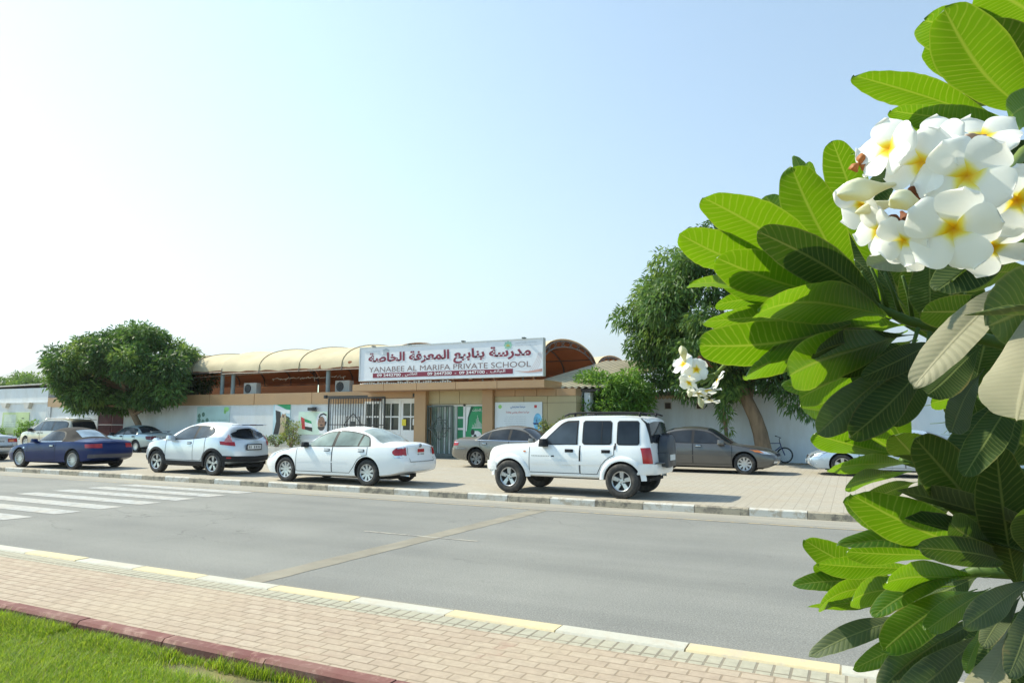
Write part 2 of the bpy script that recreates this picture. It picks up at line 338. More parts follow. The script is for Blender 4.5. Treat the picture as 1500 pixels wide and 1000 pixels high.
# ------------------------------------------------------------------ school buildings
white=mat('white render',(.72,.73,.73),.85,.05,1.2,bmp=.12,bscale=25,dirt=(.52,.48,.42),dscale=1.1,damt=.5,stretch=(1,1,.35))
whitep=mat('white paint',(.78,.78,.77),.5,.04,2)
tan=mat('tan cladding',(.42,.25,.125),.38,.07,.8,dirt=(.36,.24,.15),damt=.35,spec=.45)
beige=mat('beige cladding',(.44,.345,.185),.42,.06,.8,dirt=(.40,.32,.2),damt=.35)
joint=mat('dark joint',(.10,.07,.05),.8)
black=mat('black steel',(.025,.025,.028),.45,.2,6)
gsteel=mat('grey steel',(.085,.10,.095),.45,.15,4,metal=.3)
dark=mat('dark interior',(.035,.03,.028),.9)
pane=glassy('window glass dark',(.05,.06,.06))
concrete=mat('planter concrete',(.60,.56,.50),.9,.12,2,bmp=.2)
wl=thing('boundary_wall','long white wall with a brown cladding band along its top, left of the entrance','wall',(-30,27,0))
q=MB(); q.box(-47,-41.75,27,27.25,0,2.5); q.box(-39.3,-20.3,27,27.25,0,2.5); q.build('wall',white,wl)
q=MB()
for a,b in ((-46.9,-43.7),(-43.66,-41.75),(-41.73,-39.3),(-39.28,-36.0),(-35.97,-32.0),(-31.97,-28.60),(-28.56,-24.6),(-24.57,-20.80)): q.box(a,b,26.93,27.28,2.48,3.07)
q.build('cladding_band',tan,wl)
q=MB(); q.box(-31.5,-23.3,26.3,26.93,0,.30); q.build('planter_kerb',concrete,wl)
an=thing('white_annex','plain white annex with two ledges at the far left','building',(-50,28,0))
q=MB(); q.box(-62,-47.05,27.0,33,0,3.75); q.build('wall',white,an)
q=MB(); q.box(-62,-46.95,26.93,27.0,2.75,2.83); q.build('ledge',white,an)
q=MB(); q.prism([(-51.9,2.78),(-51.2,2.78),(-51.4,2.45),(-51.7,2.45)],26.75,26.99); q.build('bracket',concrete,an); q=MB(); q.prism([(-49.3,2.78),(-48.6,2.78),(-48.8,2.4),(-49.1,2.4)],26.75,26.99); q.build('bracket',concrete,an)
q=MB(); q.prism([(-62.1,3.74),(-47,3.98),(-47,4.05),(-62.1,3.82)],26.9,33.1); q.build('roof',concrete,an)
rg=thing('metal_gate','dark red corrugated double gate behind the leafy tree','gate',(-40.5,27.05,0))
q=MB(); q.box(-41.75,-40.55,27.06,27.12,.05,2.47); q.build('gate_leaf',mat('red gate paint',(.20,.055,.06),.55,.15,2),rg)
q=MB(); q.box(-40.5,-39.3,27.06,27.12,.05,2.47); q.build('gate_leaf',MATS['red gate paint'],rg)
q=MB()
for k in range(22):
    x=-41.72+k*.111
    if abs(x+40.52)>.04: q.box(x,x+.05,27.03,27.06,.1,2.42)
q.build('ribbing',mat('red gate paint dark',(.15,.04,.045),.55),rg)
q=MB(); q.box(-41.7,-39.35,27.0,27.03,1.33,1.40); q.build('crossbar',mat('rail grey',(.42,.35,.34),.5),rg)
def arcpts(y0,z0,y1,z1,za,n=22):
    ym=(y0+y1)/2; P=[]
    for k in range(n+1):
        a=PI*(1-k/n); c,s_=math.cos(a),math.sin(a); P.append((ym+(y1-y0)/2*c, (z0 if c<0 else z1)+(za-(z0 if c<0 else z1))*s_**.85 if s_>1e-6 else (z0 if c<0 else z1)))
    return P
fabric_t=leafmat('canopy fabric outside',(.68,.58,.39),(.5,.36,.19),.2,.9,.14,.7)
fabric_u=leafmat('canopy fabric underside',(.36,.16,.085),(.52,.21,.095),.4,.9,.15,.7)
pipe=mat('canopy pipe',(.17,.14,.12),.6,.2,4); postm=mat('canopy post',(.22,.27,.27),.5,.1,3)
seamm=mat('canopy seam',(.30,.23,.13),.9)
def canopy(label,x0,x1,y0,y1,z0,z1,za,nr,posts=(),curt=True,sag=.09,fray=.0):
    t=thing('arched_canopy',label,'canopy',((x0+x1)/2,(y0+y1)/2,0)); P=arcpts(y0,z0,y1,z1,za); nx=nr*6
    def surf(dz):
        rows=[]
        for i in range(nx+1):
            u=i/nx; sg=-sag*abs(math.sin(PI*u*nr))**.7; rows.append([(x0+(x1-x0)*u,y,z+dz+sg*(.4+.6*math.sin(PI*j/(len(P)-1)))+(random.uniform(-fray,fray) if j in (0,1) else 0)) for j,(y,z) in enumerate(P)])
        return rows
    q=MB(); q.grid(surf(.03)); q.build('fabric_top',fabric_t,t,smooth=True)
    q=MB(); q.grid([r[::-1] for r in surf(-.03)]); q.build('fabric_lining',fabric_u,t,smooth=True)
    for i in range(nr+1):
        x=x0+(x1-x0)*i/nr; q=MB(); q.tube([(x,y,z-.08) for y,z in P],.035,6)
        if i in (0,nr): 
            q.tube([(x,y,z-.36) for y,z in P[2:-2]],.03,6)
            for k in range(2,len(P)-2): q.obox((x,P[k][0],P[k][1]-.1),(x,P[k+1-(k%2)*2][0],P[k+1-(k%2)*2][1]-.36),.03,.03)
        q.build('rib',pipe,t)
        if 0<i<nr: q=MB(); q.tube([(x,y,z+.035) for y,z in P],.03,5); q.build('seam_strip',seamm,t)
    q=MB()
    for j in (0,4,8,11,14,18,22): q.tube([(x0,P[j][0],P[j][1]-.1),(x1,P[j][0],P[j][1]-.1)],.028,6)
    q.build('purlins',pipe,t)
    if curt:
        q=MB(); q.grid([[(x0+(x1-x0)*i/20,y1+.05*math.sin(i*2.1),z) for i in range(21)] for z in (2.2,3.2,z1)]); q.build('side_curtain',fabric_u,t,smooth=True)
    for x in posts:
        q=MB(); q.tube([(x,y0+.25,2.3),(x,y0+.25,z0+.12)],.11,12); q.build('post',postm,t)
    return t
canopy('beige arched fabric canopy over the school yard, behind the leafy tree on the left',-46,-31.6,27.35,35.2,4.42,4.15,5.72,6,(-31.8,),fray=.03)
canopy('beige arched fabric canopy with a frayed eave, left of the big school sign',-31.58,-20.2,27.3,35.2,4.32,4.15,5.78,4,(-30.9,-24.1),fray=.05)
canopy('open ended arched canopy with brown lining, right of the big school sign',-19.9,-12.2,27.9,35.25,4.4,4.2,5.6,4,())
canopy('smaller arched canopy farthest back, half hidden by tree leaves',-30,-12.6,36.2,43.0,4.3,4.3,5.55,5,(),curt=True)
q=MB(); q.tube([(-38,28.5,4.15),(-33,28.4,4.22),(-28,28.2,4.3),(-26.2,28.2,4.35)],.03,6)
for k in range(26):
    x=-29+.2*k; q.obox((x,28.6,3.95+.03*math.sin(k)),(x+.17,28.6+random.uniform(-.05,.05),3.97+random.uniform(-.06,.06)),.05,.03)
    if k%5==0: q.obox((x,28.6,3.95),(x+random.uniform(-.1,.1),28.6,3.95-random.uniform(.08,.22)),.04,.015)
tag(q.build('torn_fabric_strip',mat('torn white fabric',(.62,.57,.5),.9,.2,8)),'torn pale fabric strip hanging under the frayed canopy','torn fabric')
# inner yard block seen under the canopies
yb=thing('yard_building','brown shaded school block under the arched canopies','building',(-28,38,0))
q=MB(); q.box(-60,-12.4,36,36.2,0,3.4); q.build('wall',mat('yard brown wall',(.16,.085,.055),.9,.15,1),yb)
def ac(label,x,y,z,rz=0):
    t=thing('air_conditioner',label,'air conditioner',(x,y,z),rz,'air conditioners above the boundary wall',local=True)
    q=MB(); q.rbox((0,0,.33),(.48,.19,.33),0,.04); q.build('casing',mat('ac casing',(.55,.54,.50),.5,.06,3),t,sharp=.6)
    q=MB(); q.lathe([(.0,-.012),(.235,-.012),(.25,0),(.25,.01)],(-.14,-.195,.34),'y',24); q.build('fan_grille',dark,t)
    q=MB()
    for k in range(6): q.lathe([(.03+.035*k,-.016),(.038+.035*k,-.016)],(-.14,-.2,.34),'y',20)
    q.build('grille_rings',mat('ac grille',(.3,.3,.29),.5),t)
ac('grey air conditioner beside the post in the middle of the brown canopy opening',-30.0,28.1,3.07)
ac('dim air conditioner in shade at the leafy tree\'s right edge',-36.6,28.6,3.07)
ac('small air conditioner half hidden behind the post next to the school sign',-24.4+.75,28.3,3.07)
q=MB(); q.box(-37.6,-35.6,27.9,28.9,2.9,3.07); q.box(-31,-29,27.7,28.7,2.9,3.07); q.box(-25,-22.6,27.9,28.8,2.9,3.07); tag(q.build('concrete_ledge',concrete),'concrete ledge carrying the air conditioners behind the wall','ledge')
# entrance building
sb=thing('school_building','entrance block with tan and beige cladding under a long tan canopy','building',(-15.5,26.5,0))
q=MB(); q.box(-17.94,-17.33,26.35,27.2,0,2.99); q.build('pillar',tan,sb)
q=MB(); q.box(-14.40,-13.9,26.35,27.2,0,2.99); q.build('pillar',tan,sb)
q=MB()
for a,b in ((-20.75,-19.0),(-18.98,-17.2),(-17.18,-15.2),(-15.18,-13.2),(-13.18,-11.05)): q.box(a,b,25.4,27.3,3.0,3.305)
q.build('fascia',tan,sb)
q=MB(); q.box(-20.7,-11.1,25.45,27.3,2.995,3.0); q.build('soffit',mat('soffit',(.38,.24,.15),.6),sb)
q=MB(); q.box(-20.79,-17.95,26.6,27.0,2.72,2.995); q.build('lintel',tan,sb)
q=MB(); q.box(-17.32,-16.75,26.6,27.0,2.40,2.995); q.box(-16.73,-15.7,26.6,27.0,2.40,2.995); q.box(-15.68,-14.41,26.6,27.0,2.40,2.995); q.build('upper_panel',beige,sb)
q=MB()
for a,b in ((-13.89,-12.9),(-12.88,-11.88),(-11.86,-11.0),(-10.98,-10.12)): q.box(a,b,26.5,27.2,2.70,2.99)
q.build('tan_panel',tan,sb)
q=MB()
for a,b in ((-13.89,-12.5),(-12.48,-11.42),(-11.40,-10.12)): q.box(a,b,26.55,27.2,2.42,2.69); q.box(a,b,26.55,27.2,0,2.405)
q.build('beige_panel',beige,sb)
q=MB(); q.box(-13.89,-10.15,26.6,27.1,.01,2.98); q.box(-17.3,-14.42,26.7,27.0,2.41,2.98); q.build('backing',joint,sb)
q=MB(); q.box(-13.9,-10.13,27.2,33,0,3.0); q.build('rear_block',white,sb)
q=MB()
for k in range(40): q.box(-20.6+k*.125,-20.6+k*.125+.07,25.75,25.8,3.31,3.31+random.uniform(.05,.13))
tag(q.build('bird_spikes',whitep,sb))
dr=MB(); 
d=thing('glazed_door','white framed double door with small panes beside the tan pillar','door',(-19.2,26.9,0))
fr=MB(); fr.box(-20.2,-17.95,26.9,26.98,2.58,2.70)
def leaf(x0,x1):
    q=MB(); w_=x1-x0; q.box(x0,x1,26.9,26.96,.05,1.22); q.box(x0,x0+.12,26.9,26.96,1.22,2.58); q.box(x1-.12,x1,26.9,26.96,1.22,2.58); q.box(x0+.12,x1-.12,26.9,26.96,2.46,2.58)
    xm=(x0+x1)/2; q.box(xm-.025,xm+.025,26.9,26.96,1.22,2.46); q.box(x0+.12,xm-.025,26.9,26.96,1.80,1.87); q.box(xm+.025,x1-.12,26.9,26.96,1.80,1.87)
    o=q.build('door_leaf',whitep,d); p=MB(); p.box(x0+.1,x1-.1,26.93,26.935,1.2,2.5); p=p.build('pane',pane,o); p.location=Vector((0,0,0)) 
    return o
WORIG_keep=None
for a,b in ((-21.2,-20.22),(-20.2,-19.07),(-19.05,-17.96)):
    o=leaf(a,b)
fr.build('door_frame',whitep,d)
for o in [c for c in COL.objects if c.name.startswith('pane') and c.parent and c.parent.name.startswith('door_leaf')]: o.location=-Vector(d.location)
q=MB(); q.box(-18.98,-18.75,26.88,26.90,1.42,1.72); tag(q.build('paper_notice',mat('yellow paper',(.75,.62,.05),.7,.05)),'yellow paper notice taped inside the glazed door','notice')
q=MB(); q.box(-18.72+.35,-18.72+.6,26.88,26.90,1.45,1.75); tag(q.build('paper_notice',mat('white paper',(.78,.78,.78),.7,.04)),'white paper notice on the right door leaf','notice')
def star(q,x,z,y,r,wd):
    for a0 in (0,45):
        P=[(x+r*math.cos(R(a0+90*k)),y,z+r*math.sin(R(a0+90*k))) for k in range(4)]
        for k in range(4): q.obox(P[k],P[(k+1)%4],wd,wd)
def bargate(label,name,x0,x1,y,z0,z1,step,m_,sx,sz,sr,group=None):
    t=thing(name,label,'gate',((x0+x1)/2,y,0))
    q=MB(); q.box(x0,x0+.06,y-.03,y+.03,z0,z1); q.box(x1-.06,x1,y-.03,y+.03,z0,z1); q.box(x0+.06,x1-.06,y-.03,y+.03,z1-.07,z1); q.box(x0+.06,x1-.06,y-.03,y+.03,z0,z0+.18); q.box(x0+.06,x1-.06,y-.02,y+.02,sz-.02,sz+.02); q.build('frame',m_,t)
    q=MB(); x=x0+step
    while x<x1-.05: q.box(x-.013,x+.013,y-.012,y+.012,z0+.18,z1-.07); x+=step
    q.build('bars',m_,t)
    q=MB(); star(q,sx,sz,y-.05,sr,.03); q.build('star_ornament',m_,t)
    q=MB(); q.box(sx-sr*.3,sx+sr*.3,y-.08,y-.04,sz-sr*.3,sz+sr*.3); q.build('lock_plate',m_,t)
    return t
bargate('black barred sliding gate with a star ornament, left of the white door','barred_gate',-23.2,-19.75,26.6,.04,2.78,.155,black,-21.6,1.45,.55)
q=MB(); q.box(-23.4,-18.15,26.62,26.70,2.79,2.86); q.box(-23.5,-23.38,26.58,26.75,2.74,2.90); q.box(-18.2,-18.05,26.58,26.75,2.74,2.9); tag(q.build('gate_rail',black),'black overhead rail on which the barred gate slides','rail')
bargate('dark grey barred gate with a star ornament between the two tan pillars','barred_gate',-17.32,-15.96,26.5,.02,2.34,.125,gsteel,-16.64,1.32,.52)
# greenish curtain glass behind the grey gate and white frame
t=thing('glass_entrance','white framed entrance with green curtains behind the grey gate','door',(-16,26.85,0))
q=MB(); q.box(-17.32,-14.42,26.9,26.95,0,2.39); q.build('curtain_glass',glassy('curtain glass',(.25,.36,.30),.15),t)
q=MB()
for x in (-17.0,-16.7,-16.4,-16.1): q.box(x,x+.13,26.87,26.9,.1,2.3)
q.build('curtain',mat('white curtain',(.62,.66,.64),.8),t)
q=MB(); q.box(-15.92,-15.62,26.86,26.9,.0,2.3); q.build('green_strip',mat('green vinyl',(.03,.26,.12),.5,.15,2),t)
q=MB(); q.box(-15.62,-15.50,26.82,26.9,0,2.39); q.box(-17.32,-14.42,26.82,26.9,2.3,2.39); 
for z in (.62,1.25,1.75): q.box(-15.9,-15.63,26.83,26.86,z,z+.09)
q.build('frame',whitep,t)
# ------------------------------------------------------------------ the big sign
maroon=mat('maroon print',(.21,.018,.045),.5,.06,2); greyp=mat('taupe print',(.20,.13,.13),.5,.06,2); pale=mat('pale print',(.42,.45,.47),.6,.1,2); goldp=mat('gold print',(.45,.42,.12),.6,.1,2); tealp=mat('teal print',(.30,.55,.42),.6,.1,2)
signw=mat('sign sheet',(.73,.74,.77),.4,.015,.5,spec=.4); redp=mat('red print',(.55,.05,.05),.5); bluep=mat('blue print',(.03,.16,.45),.5); blackp=mat('black print',(.03,.03,.03),.6); greenp=mat('green print',(.02,.30,.11),.5,.15,1.5); lgreen=mat('light green print',(.30,.62,.18),.5,.15,2)
sg=thing('school_sign','wide white billboard with maroon Arabic school name above the entrance','sign',(-15.86,25.6,3.5))
q=MB(); q.box(-20.5,-11.2,25.6,25.8,3.5,5.0); q.build('panel',signw,sg)
q=MB(); q.box(-20.54,-20.5,25.57,25.82,3.46,5.04); q.box(-11.2,-11.16,25.57,25.82,3.46,5.04); q.box(-20.5,-11.2,25.57,25.82,5.0,5.04); q.box(-20.5,-11.2,25.57,25.82,3.46,3.5); q.build('frame',mat('sign frame',(.55,.56,.56),.4,.05,2,metal=.4),sg)
q=MB()
for x in (-20.1,-18.3,-16.2,-14.1,-12.2): q.obox((x,25.84,3.3),(x,25.84,4.9),.06,.06); q.obox((x,25.84,4.4),(x+.1,26.9,3.3),.05,.05)
q.build('support_strut',pipe,sg)
q=MB()
for x in (-19.8,-17.8,-15,-12.1): q.box(x,x+.12,25.5,25.7,5.04,5.09)
q.build('lamp_clip',gsteel,sg)
text(arabic('مدرسة ينابيع المعرفة الخاصة'),-20.03,-11.72,4.12,4.76,25.595,maroon,sg,bold=.034)
text('YANABEE AL MARIFA PRIVATE SCHOOL',-19.98,-11.72,3.86,4.10,25.594,greyp,sg,bold=.0)
q=MB(); q.box(-19.75,-12.55,25.591,25.599,3.60,3.81); q.build('phone_strip',maroon,sg)
wprint=mat('white print',(.8,.8,.8),.6,.03)
text('09 2442700 .',-19.5,-18.05,3.645,3.775,25.587,wprint,sg,bold=.02); text(arabic('الفاكس'),-17.95,-17.3,3.63,3.80,25.587,wprint,sg,bold=.01)
text('09 2447200  -  09 2447100 .',-16.75,-13.75,3.645,3.775,25.587,wprint,sg,bold=.02); text(arabic('الهاتف'),-13.6,-12.9,3.63,3.80,25.587,wprint,sg,bold=.01)
q=MB()
for k in range(6): q.box(-19.2+k*.06,-19.175+k*.06,25.590,25.599,4.68,4.83)
q.box(-19.24,-18.84,25.590,25.599,4.64,4.67); q.box(-19.23,-18.85,25.590,25.599,4.83,4.85); q.prism([(-19.25,4.86),(-18.83,4.86),(-19.04,4.94)],25.590,25.599); q.build('temple_emblem',pale,sg)
text(arabic('دولة الامارات العربية'),-20.2,-19.35,4.78,4.85,25.594,pale,sg); text('Ministry of Education',-20.15,-19.35,4.68,4.74,25.594,pale,sg)
text(arabic('دولة الامارات العربية المتحدة'),-12.45,-11.45,4.84,4.91,25.594,pale,sg); text(arabic('وزارة التربية والتعليم'),-12.45,-11.45,4.72,4.79,25.594,pale,sg)
q=MB()
for a0 in (0,45): q.prism([(-12.78+.21*math.cos(R(a0+90*k)),4.80+.19*math.sin(R(a0+90*k))) for k in range(4)],25.592-.001*(a0>0),25.599)
q.build('star_emblem',tealp,sg); q=MB(); q.prism([(-12.86,4.74),(-12.7,4.74),(-12.7,4.81),(-12.78,4.85),(-12.86,4.81)],25.587,25.59); q.build('book_emblem',goldp,sg)
q=MB()
for k in range(4):
    P=[(-11.22-.03*j*(1+.2*k)+.2*math.sin(j*.35)*.3-.05*k,4.45-.085*j) for j in range(10)]
    for j in range(9): q.add([(P[j][0],25.594-.0004*k,P[j][1]),(P[j+1][0],25.594-.0004*k,P[j+1][1]),(P[j+1][0]+.009,25.594-.0004*k,P[j+1][1]-.004),(P[j][0]+.009,25.594-.0004*k,P[j][1])],[(0,1,2,3)])
P=[(-12.5+.13*j,3.72-.11*math.sin(min(1,j/7)*PI/2)+.05*max(0,j-5)/5) for j in range(11)]
for j in range(10): q.add([(P[j][0],25.592,P[j][1]),(P[j+1][0],25.592,P[j+1][1]),(P[j+1][0],25.592,P[j+1][1]+.012*(j+1)),(P[j][0],25.592,P[j][1]+.012*j)],[(0,1,2,3)])
q.build('swirl_print',mat('rose print',(.50,.28,.24),.6,.2,3),sg)
# ------------------------------------------------------------------ posters on the walls
def poster(label,x0,x1,z0,z1,y,m_,name='poster',cat='poster'):
    t=thing(name,label,cat,((x0+x1)/2,y,z0)); q=MB(); q.box(x0,x1,y-.02,y,z0,z1); q.build('sheet',m_,t); return t
def flat(t,name,m_,polys,y):
    q=MB(); n=len(t.children)
    for P in polys: q.add([(x,y,z) for x,z in P],[tuple(range(len(P)))])
    return q.build(name,m_,t)
def ell(cx,cz,rx,rz,n=16,a0=0,a1=360): return [(cx+rx*math.cos(R(a0+(a1-a0)*k/n)),cz+rz*math.sin(R(a0+(a1-a0)*k/n))) for k in range(n+(a1-a0<360))]
def rect(a,b,c,d): return [(a,c),(b,c),(b,d),(a,d)]
W=26.55
t=poster('white welcome board with blue and red Arabic lines beside the right tan pillar',-13.85,-11.62,1.25,2.45,W-.03,mat('board white',(.70,.74,.77),.45,.04,1))
text(arabic('مرحبا بمدرستي'),-13.1,-12.4,2.16,2.32,W-.055,bluep,t,bold=.01); text(arabic('هيا بنا نتعلم ونبني وطننا'),-13.3,-12.2,1.95,2.07,W-.055,redp,t,bold=.01)
for z in (1.83,1.74,1.65,1.56,1.47): text(arabic('نتعلم ونعمل معا من اجل وطن اجمل'),-13.4+random.uniform(-.05,.1),-12.35,z-.03,z+.035,W-.055,pale,t)
text(arabic('مدرستنا'),-13.75,-13.4,1.31,1.38,W-.055,goldp,t,bold=.02)
flat(t,'green_emblem',lgreen,[ell(-13.6,2.26,.09,.09,8),],W-.0545); flat(t,'red_emblem',redp,[rect(-11.98,-11.86,2.2,2.32)],W-.0545)
flat(t,'blue_splash',mat('sky print',(.18,.50,.75),.5,.3,3),[ell(-11.82,1.62,.2,.36,18)],W-.0535); flat(t,'boat_drawing',mat('navy print',(.03,.06,.2),.5),[[(-12.05,1.58),(-11.72,1.58),(-11.78,1.5),(-12.0,1.5)],rect(-11.9,-11.87,1.6,1.72)],W-.056)
t=poster('green entrance poster with white Arabic heading and a line drawing of towers',-15.45,-14.42,.75,2.28,26.80,greenp)
flat(t,'white_ribbon',wprint,[[(-15.45,2.28),(-15.2,2.28),(-15.36,1.8),(-15.40,1.2),(-15.45,1.2)]],26.776); flat(t,'dark_ribbon',mat('deep green print',(.01,.10,.05),.5),[[(-15.2,2.28),(-15.05,2.28),(-15.28,1.8),(-15.36,1.2),(-15.36,1.8)]],26.775)
text(arabic('علم الامارات'),-15.12,-14.45,2.02,2.2,26.772,wprint,t,bold=.02)
q=MB()
for x,h_ in ((-15.1,.15),(-15.0,.22),(-14.93,.4),(-14.87,.55),(-14.81,.35),(-14.75,.28),(-14.68,.2),(-14.62,.3),(-14.56,.18)): q.box(x,x+.012,26.774,26.778,1.35,1.35+h_); q.box(x+.04,x+.052,26.774,26.778,1.35,1.35+h_*.8); q.box(x,x+.05,26.774,26.778,1.35+h_*.78,1.35+h_*.8)
q.box(-15.15,-14.47,26.774,26.778,1.33,1.36); q.build('tower_drawing',wprint,t)
flat(t,'portrait_patch',wprint,[ell(-14.9,1.0,.25,.22,14)],26.776); flat(t,'dark_patch',blackp,[ell(-15.1,1.15,.1,.13,10),ell(-14.98,.95,.08,.12,10)],26.775)
W=27.0
t=poster('pale green poster with round photos, left of the two portrait posters',-32.95,-30.4,.95,2.40,W-.01,mat('pale green sheet',(.46,.62,.58),.5,.12,1.2))
flat(t,'leaf_drawing',lgreen,[ell(-30.65,2.25,.2,.13,10),ell(-30.75,2.1,.1,.1,8)],W-.034); flat(t,'round_photos',mat('photo green',(.10,.22,.17),.5,.4,6),[ell(-32.75+.32*(k%3),1.25+.32*(k//3)+.08*(k%2),.13,.13,10) for k in range(9) if k!=8],W-.034)
for z in (1.68,1.52,1.36): text(arabic('مدرستي بيتي الثاني نحبها معا'),-31.8,-30.6,z-.04,z+.04,W-.034,mat('green text',(.06,.25,.16),.5),t)
skin=mat('portrait skin',(.36,.20,.13),.6,.1,6); beard=mat('portrait beard',(.06,.045,.04),.6)
t=poster('tall portrait poster of a man in a tan robe under a striped flag',-27.2,-26.02,.92,2.48,W-.01,mat('portrait sky',(.50,.66,.72),.5,.15,1.5))
flat(t,'flag_print',greenp,[[(-27.0,2.48),(-26.02,2.48),(-26.02,2.2),(-26.3,2.22)]],W-.033); flat(t,'flag_white',wprint,[[(-27.1,2.46),(-26.3,2.2),(-26.05,2.17),(-26.05,2.0),(-26.5,2.05),(-27.1,2.2)]],W-.0335)
flat(t,'dark_cloak',blackp,[[(-27.05,2.18),(-26.7,2.1),(-26.62,1.6),(-26.8,.93),(-27.15,.93),(-26.98,1.6)],[(-26.3,1.9),(-26.05,1.8),(-26.05,.93),(-26.4,.93),(-26.35,1.5)]],W-.034)
flat(t,'tan_robe',mat('robe tan',(.50,.38,.24),.6,.1,4),[[(-26.7,1.75),(-26.58,2.0),(-26.33,2.0),(-26.28,1.7),(-26.4,.93),(-26.78,.93),(-26.66,1.4)]],W-.035)
flat(t,'face',skin,[ell(-26.5,1.92,.08,.12,12)],W-.036); flat(t,'beard',beard,[ell(-26.5,1.85,.05,.06,10)],W-.037); flat(t,'headcloth',wprint,[ell(-26.47,2.03,.1,.06,10)],W-.0375)
t=poster('wide portrait poster with a red green black flag and a bearded man',-25.45,-23.45,.95,2.1,W-.01,mat('portrait mint',(.60,.74,.62),.5,.12,1.2))
flat(t,'flag_red',redp,[[(-25.3,1.85),(-25.05,1.75),(-24.98,1.2),(-25.2,1.22)]],W-.034); flat(t,'flag_green',greenp,[[(-25.05,1.75),(-24.6,1.62),(-24.55,1.48),(-25.02,1.58)]],W-.034); flat(t,'flag_white',wprint,[[(-25.02,1.58),(-24.55,1.48),(-24.52,1.3),(-25.0,1.36)]],W-.0345); flat(t,'flag_black',blackp,[[(-25.0,1.36),(-24.52,1.3),(-24.5,1.1),(-24.98,1.2)]],W-.034)
flat(t,'headcloth',wprint,[ell(-23.92,1.66,.34,.40,18),[(-24.1,1.6),(-23.5,1.6),(-23.46,1.0),(-24.05,1.0)]],W-.034); flat(t,'face',skin,[ell(-23.93,1.52,.24,.34,16)],W-.035); flat(t,'beard',beard,[ell(-23.93,1.34,.23,.19,14,180,360),ell(-23.93,1.42,.11,.03,8)],W-.036)
flat(t,'head_cord',blackp,[[(-24.12,1.82),(-24.0,1.98),(-23.8,2.03),(-23.6,1.95),(-23.63,1.88),(-23.82,1.95),(-23.98,1.89),(-24.06,1.78)]],W-.0365); flat(t,'eyes',blackp,[ell(-24.03,1.6,.05,.02,8),ell(-23.83,1.6,.05,.02,8)],W-.0365)
t=poster('lime green notice board with small print on the white annex wall',-52.0,-48.9,.7,2.15,W-.01,mat('lime sheet',(.50,.60,.30),.5,.15,.8))
flat(t,'grey_panel',mat('poster grey',(.55,.62,.5),.5),[rect(-51.8,-50.4,1.15,2.0)],W-.0335)
for z in (1.5,1.35,1.2): text(arabic('مدرستي بيتي الثاني نحبها معا'),-51.7,-50.5,z-.03,z+.04,W-.036,blackp,t)
flat(t,'ink_drawing',blackp,[ell(-49.6,1.75,.16,.03,8),ell(-49.65,1.4,.12,.06,8),ell(-49.85,.98,.22,.09,8)],W-.0345)
q=MB(); q.box(-47.0,-46.55,26.92,26.99,1.75,2.5); tag(q.build('meter_box',mat('meter box',(.50,.52,.53),.6,.15,4)),'small grey meter box on the white wall left of the tree','box')
q=MB(); q.rbox((-24.55,26.86,2.23),(.17,.08,.08),0,.03); q.rbox((-24.28,26.82,2.23),(.08,.1,.10),.3,.03); q.box(-24.5,-24.42,26.88,27.0,2.2,2.26); tag(q.build('floodlight',black),'small black floodlight above the flag poster','lamp')
# ------------------------------------------------------------------ right side: shed roof and white wall
sr=thing('lean_to_roof','ribbed metal lean-to roof right of the big sign','roof',(-10.5,28,3))
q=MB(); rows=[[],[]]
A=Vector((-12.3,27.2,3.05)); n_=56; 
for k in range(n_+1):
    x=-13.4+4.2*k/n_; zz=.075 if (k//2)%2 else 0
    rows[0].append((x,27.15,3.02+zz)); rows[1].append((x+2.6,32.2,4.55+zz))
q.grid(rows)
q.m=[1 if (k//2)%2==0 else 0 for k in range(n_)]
q.build('sheet',[mat('ribbed roof lit stripe',(.56,.47,.31),.6,.12,2,dirt=(.40,.34,.25)),mat('ribbed roof shaded trough',(.25,.23,.20),.7,.15,2)],sr)  # lit tan and shaded grey of the ribs painted as two colours
q=MB(); q.obox((-10.1,27.12,2.93),(-9.3,27.12,2.93),.05,.1); q.build('gutter',dark,sr)
rw=thing('boundary_wall','plain white wall behind the grey saloon and bicycle, with small vents','wall',(-4,30.5,0))
q=MB(); q.box(-9.9,26,30.5,30.75,0,2.82); q.build('wall',white,rw)
q=MB(); q.box(-10.0,-9.75,27.2,30.5,0,2.85); q.build('side_wall',white,rw)
for x in (-7.28,-5.9):
    q=MB(); q.box(x-.13,x+.13,30.47,30.5,2.22,2.48); o=q.build('vent',mat('vent brown',(.08,.055,.04),.8),rw)
    q=MB(); q.box(x-.17,x+.17,30.46,30.49,2.48,2.52); q.box(x-.17,x+.17,30.46,30.49,2.18,2.22); q.box(x-.17,x-.13,30.46,30.49,2.22,2.48); q.box(x+.13,x+.17,30.46,30.49,2.22,2.48); q.build('vent_frame',concrete,rw)
q=MB()
for k in range(22):
    x=-8.1+.17*k; q.tube([(x,30.25,2.72),(x,30.8,2.95)],.085,8)
q.build('tile_coping',mat('tan roof tile',(.50,.36,.20),.8,.2,5),rw)
q=MB(); q.box(-9.4,12,30.76,34,2.7,2.95); q.build('eave',mat('dark eave',(.06,.055,.05),.9),rw)
HAZE=.00017
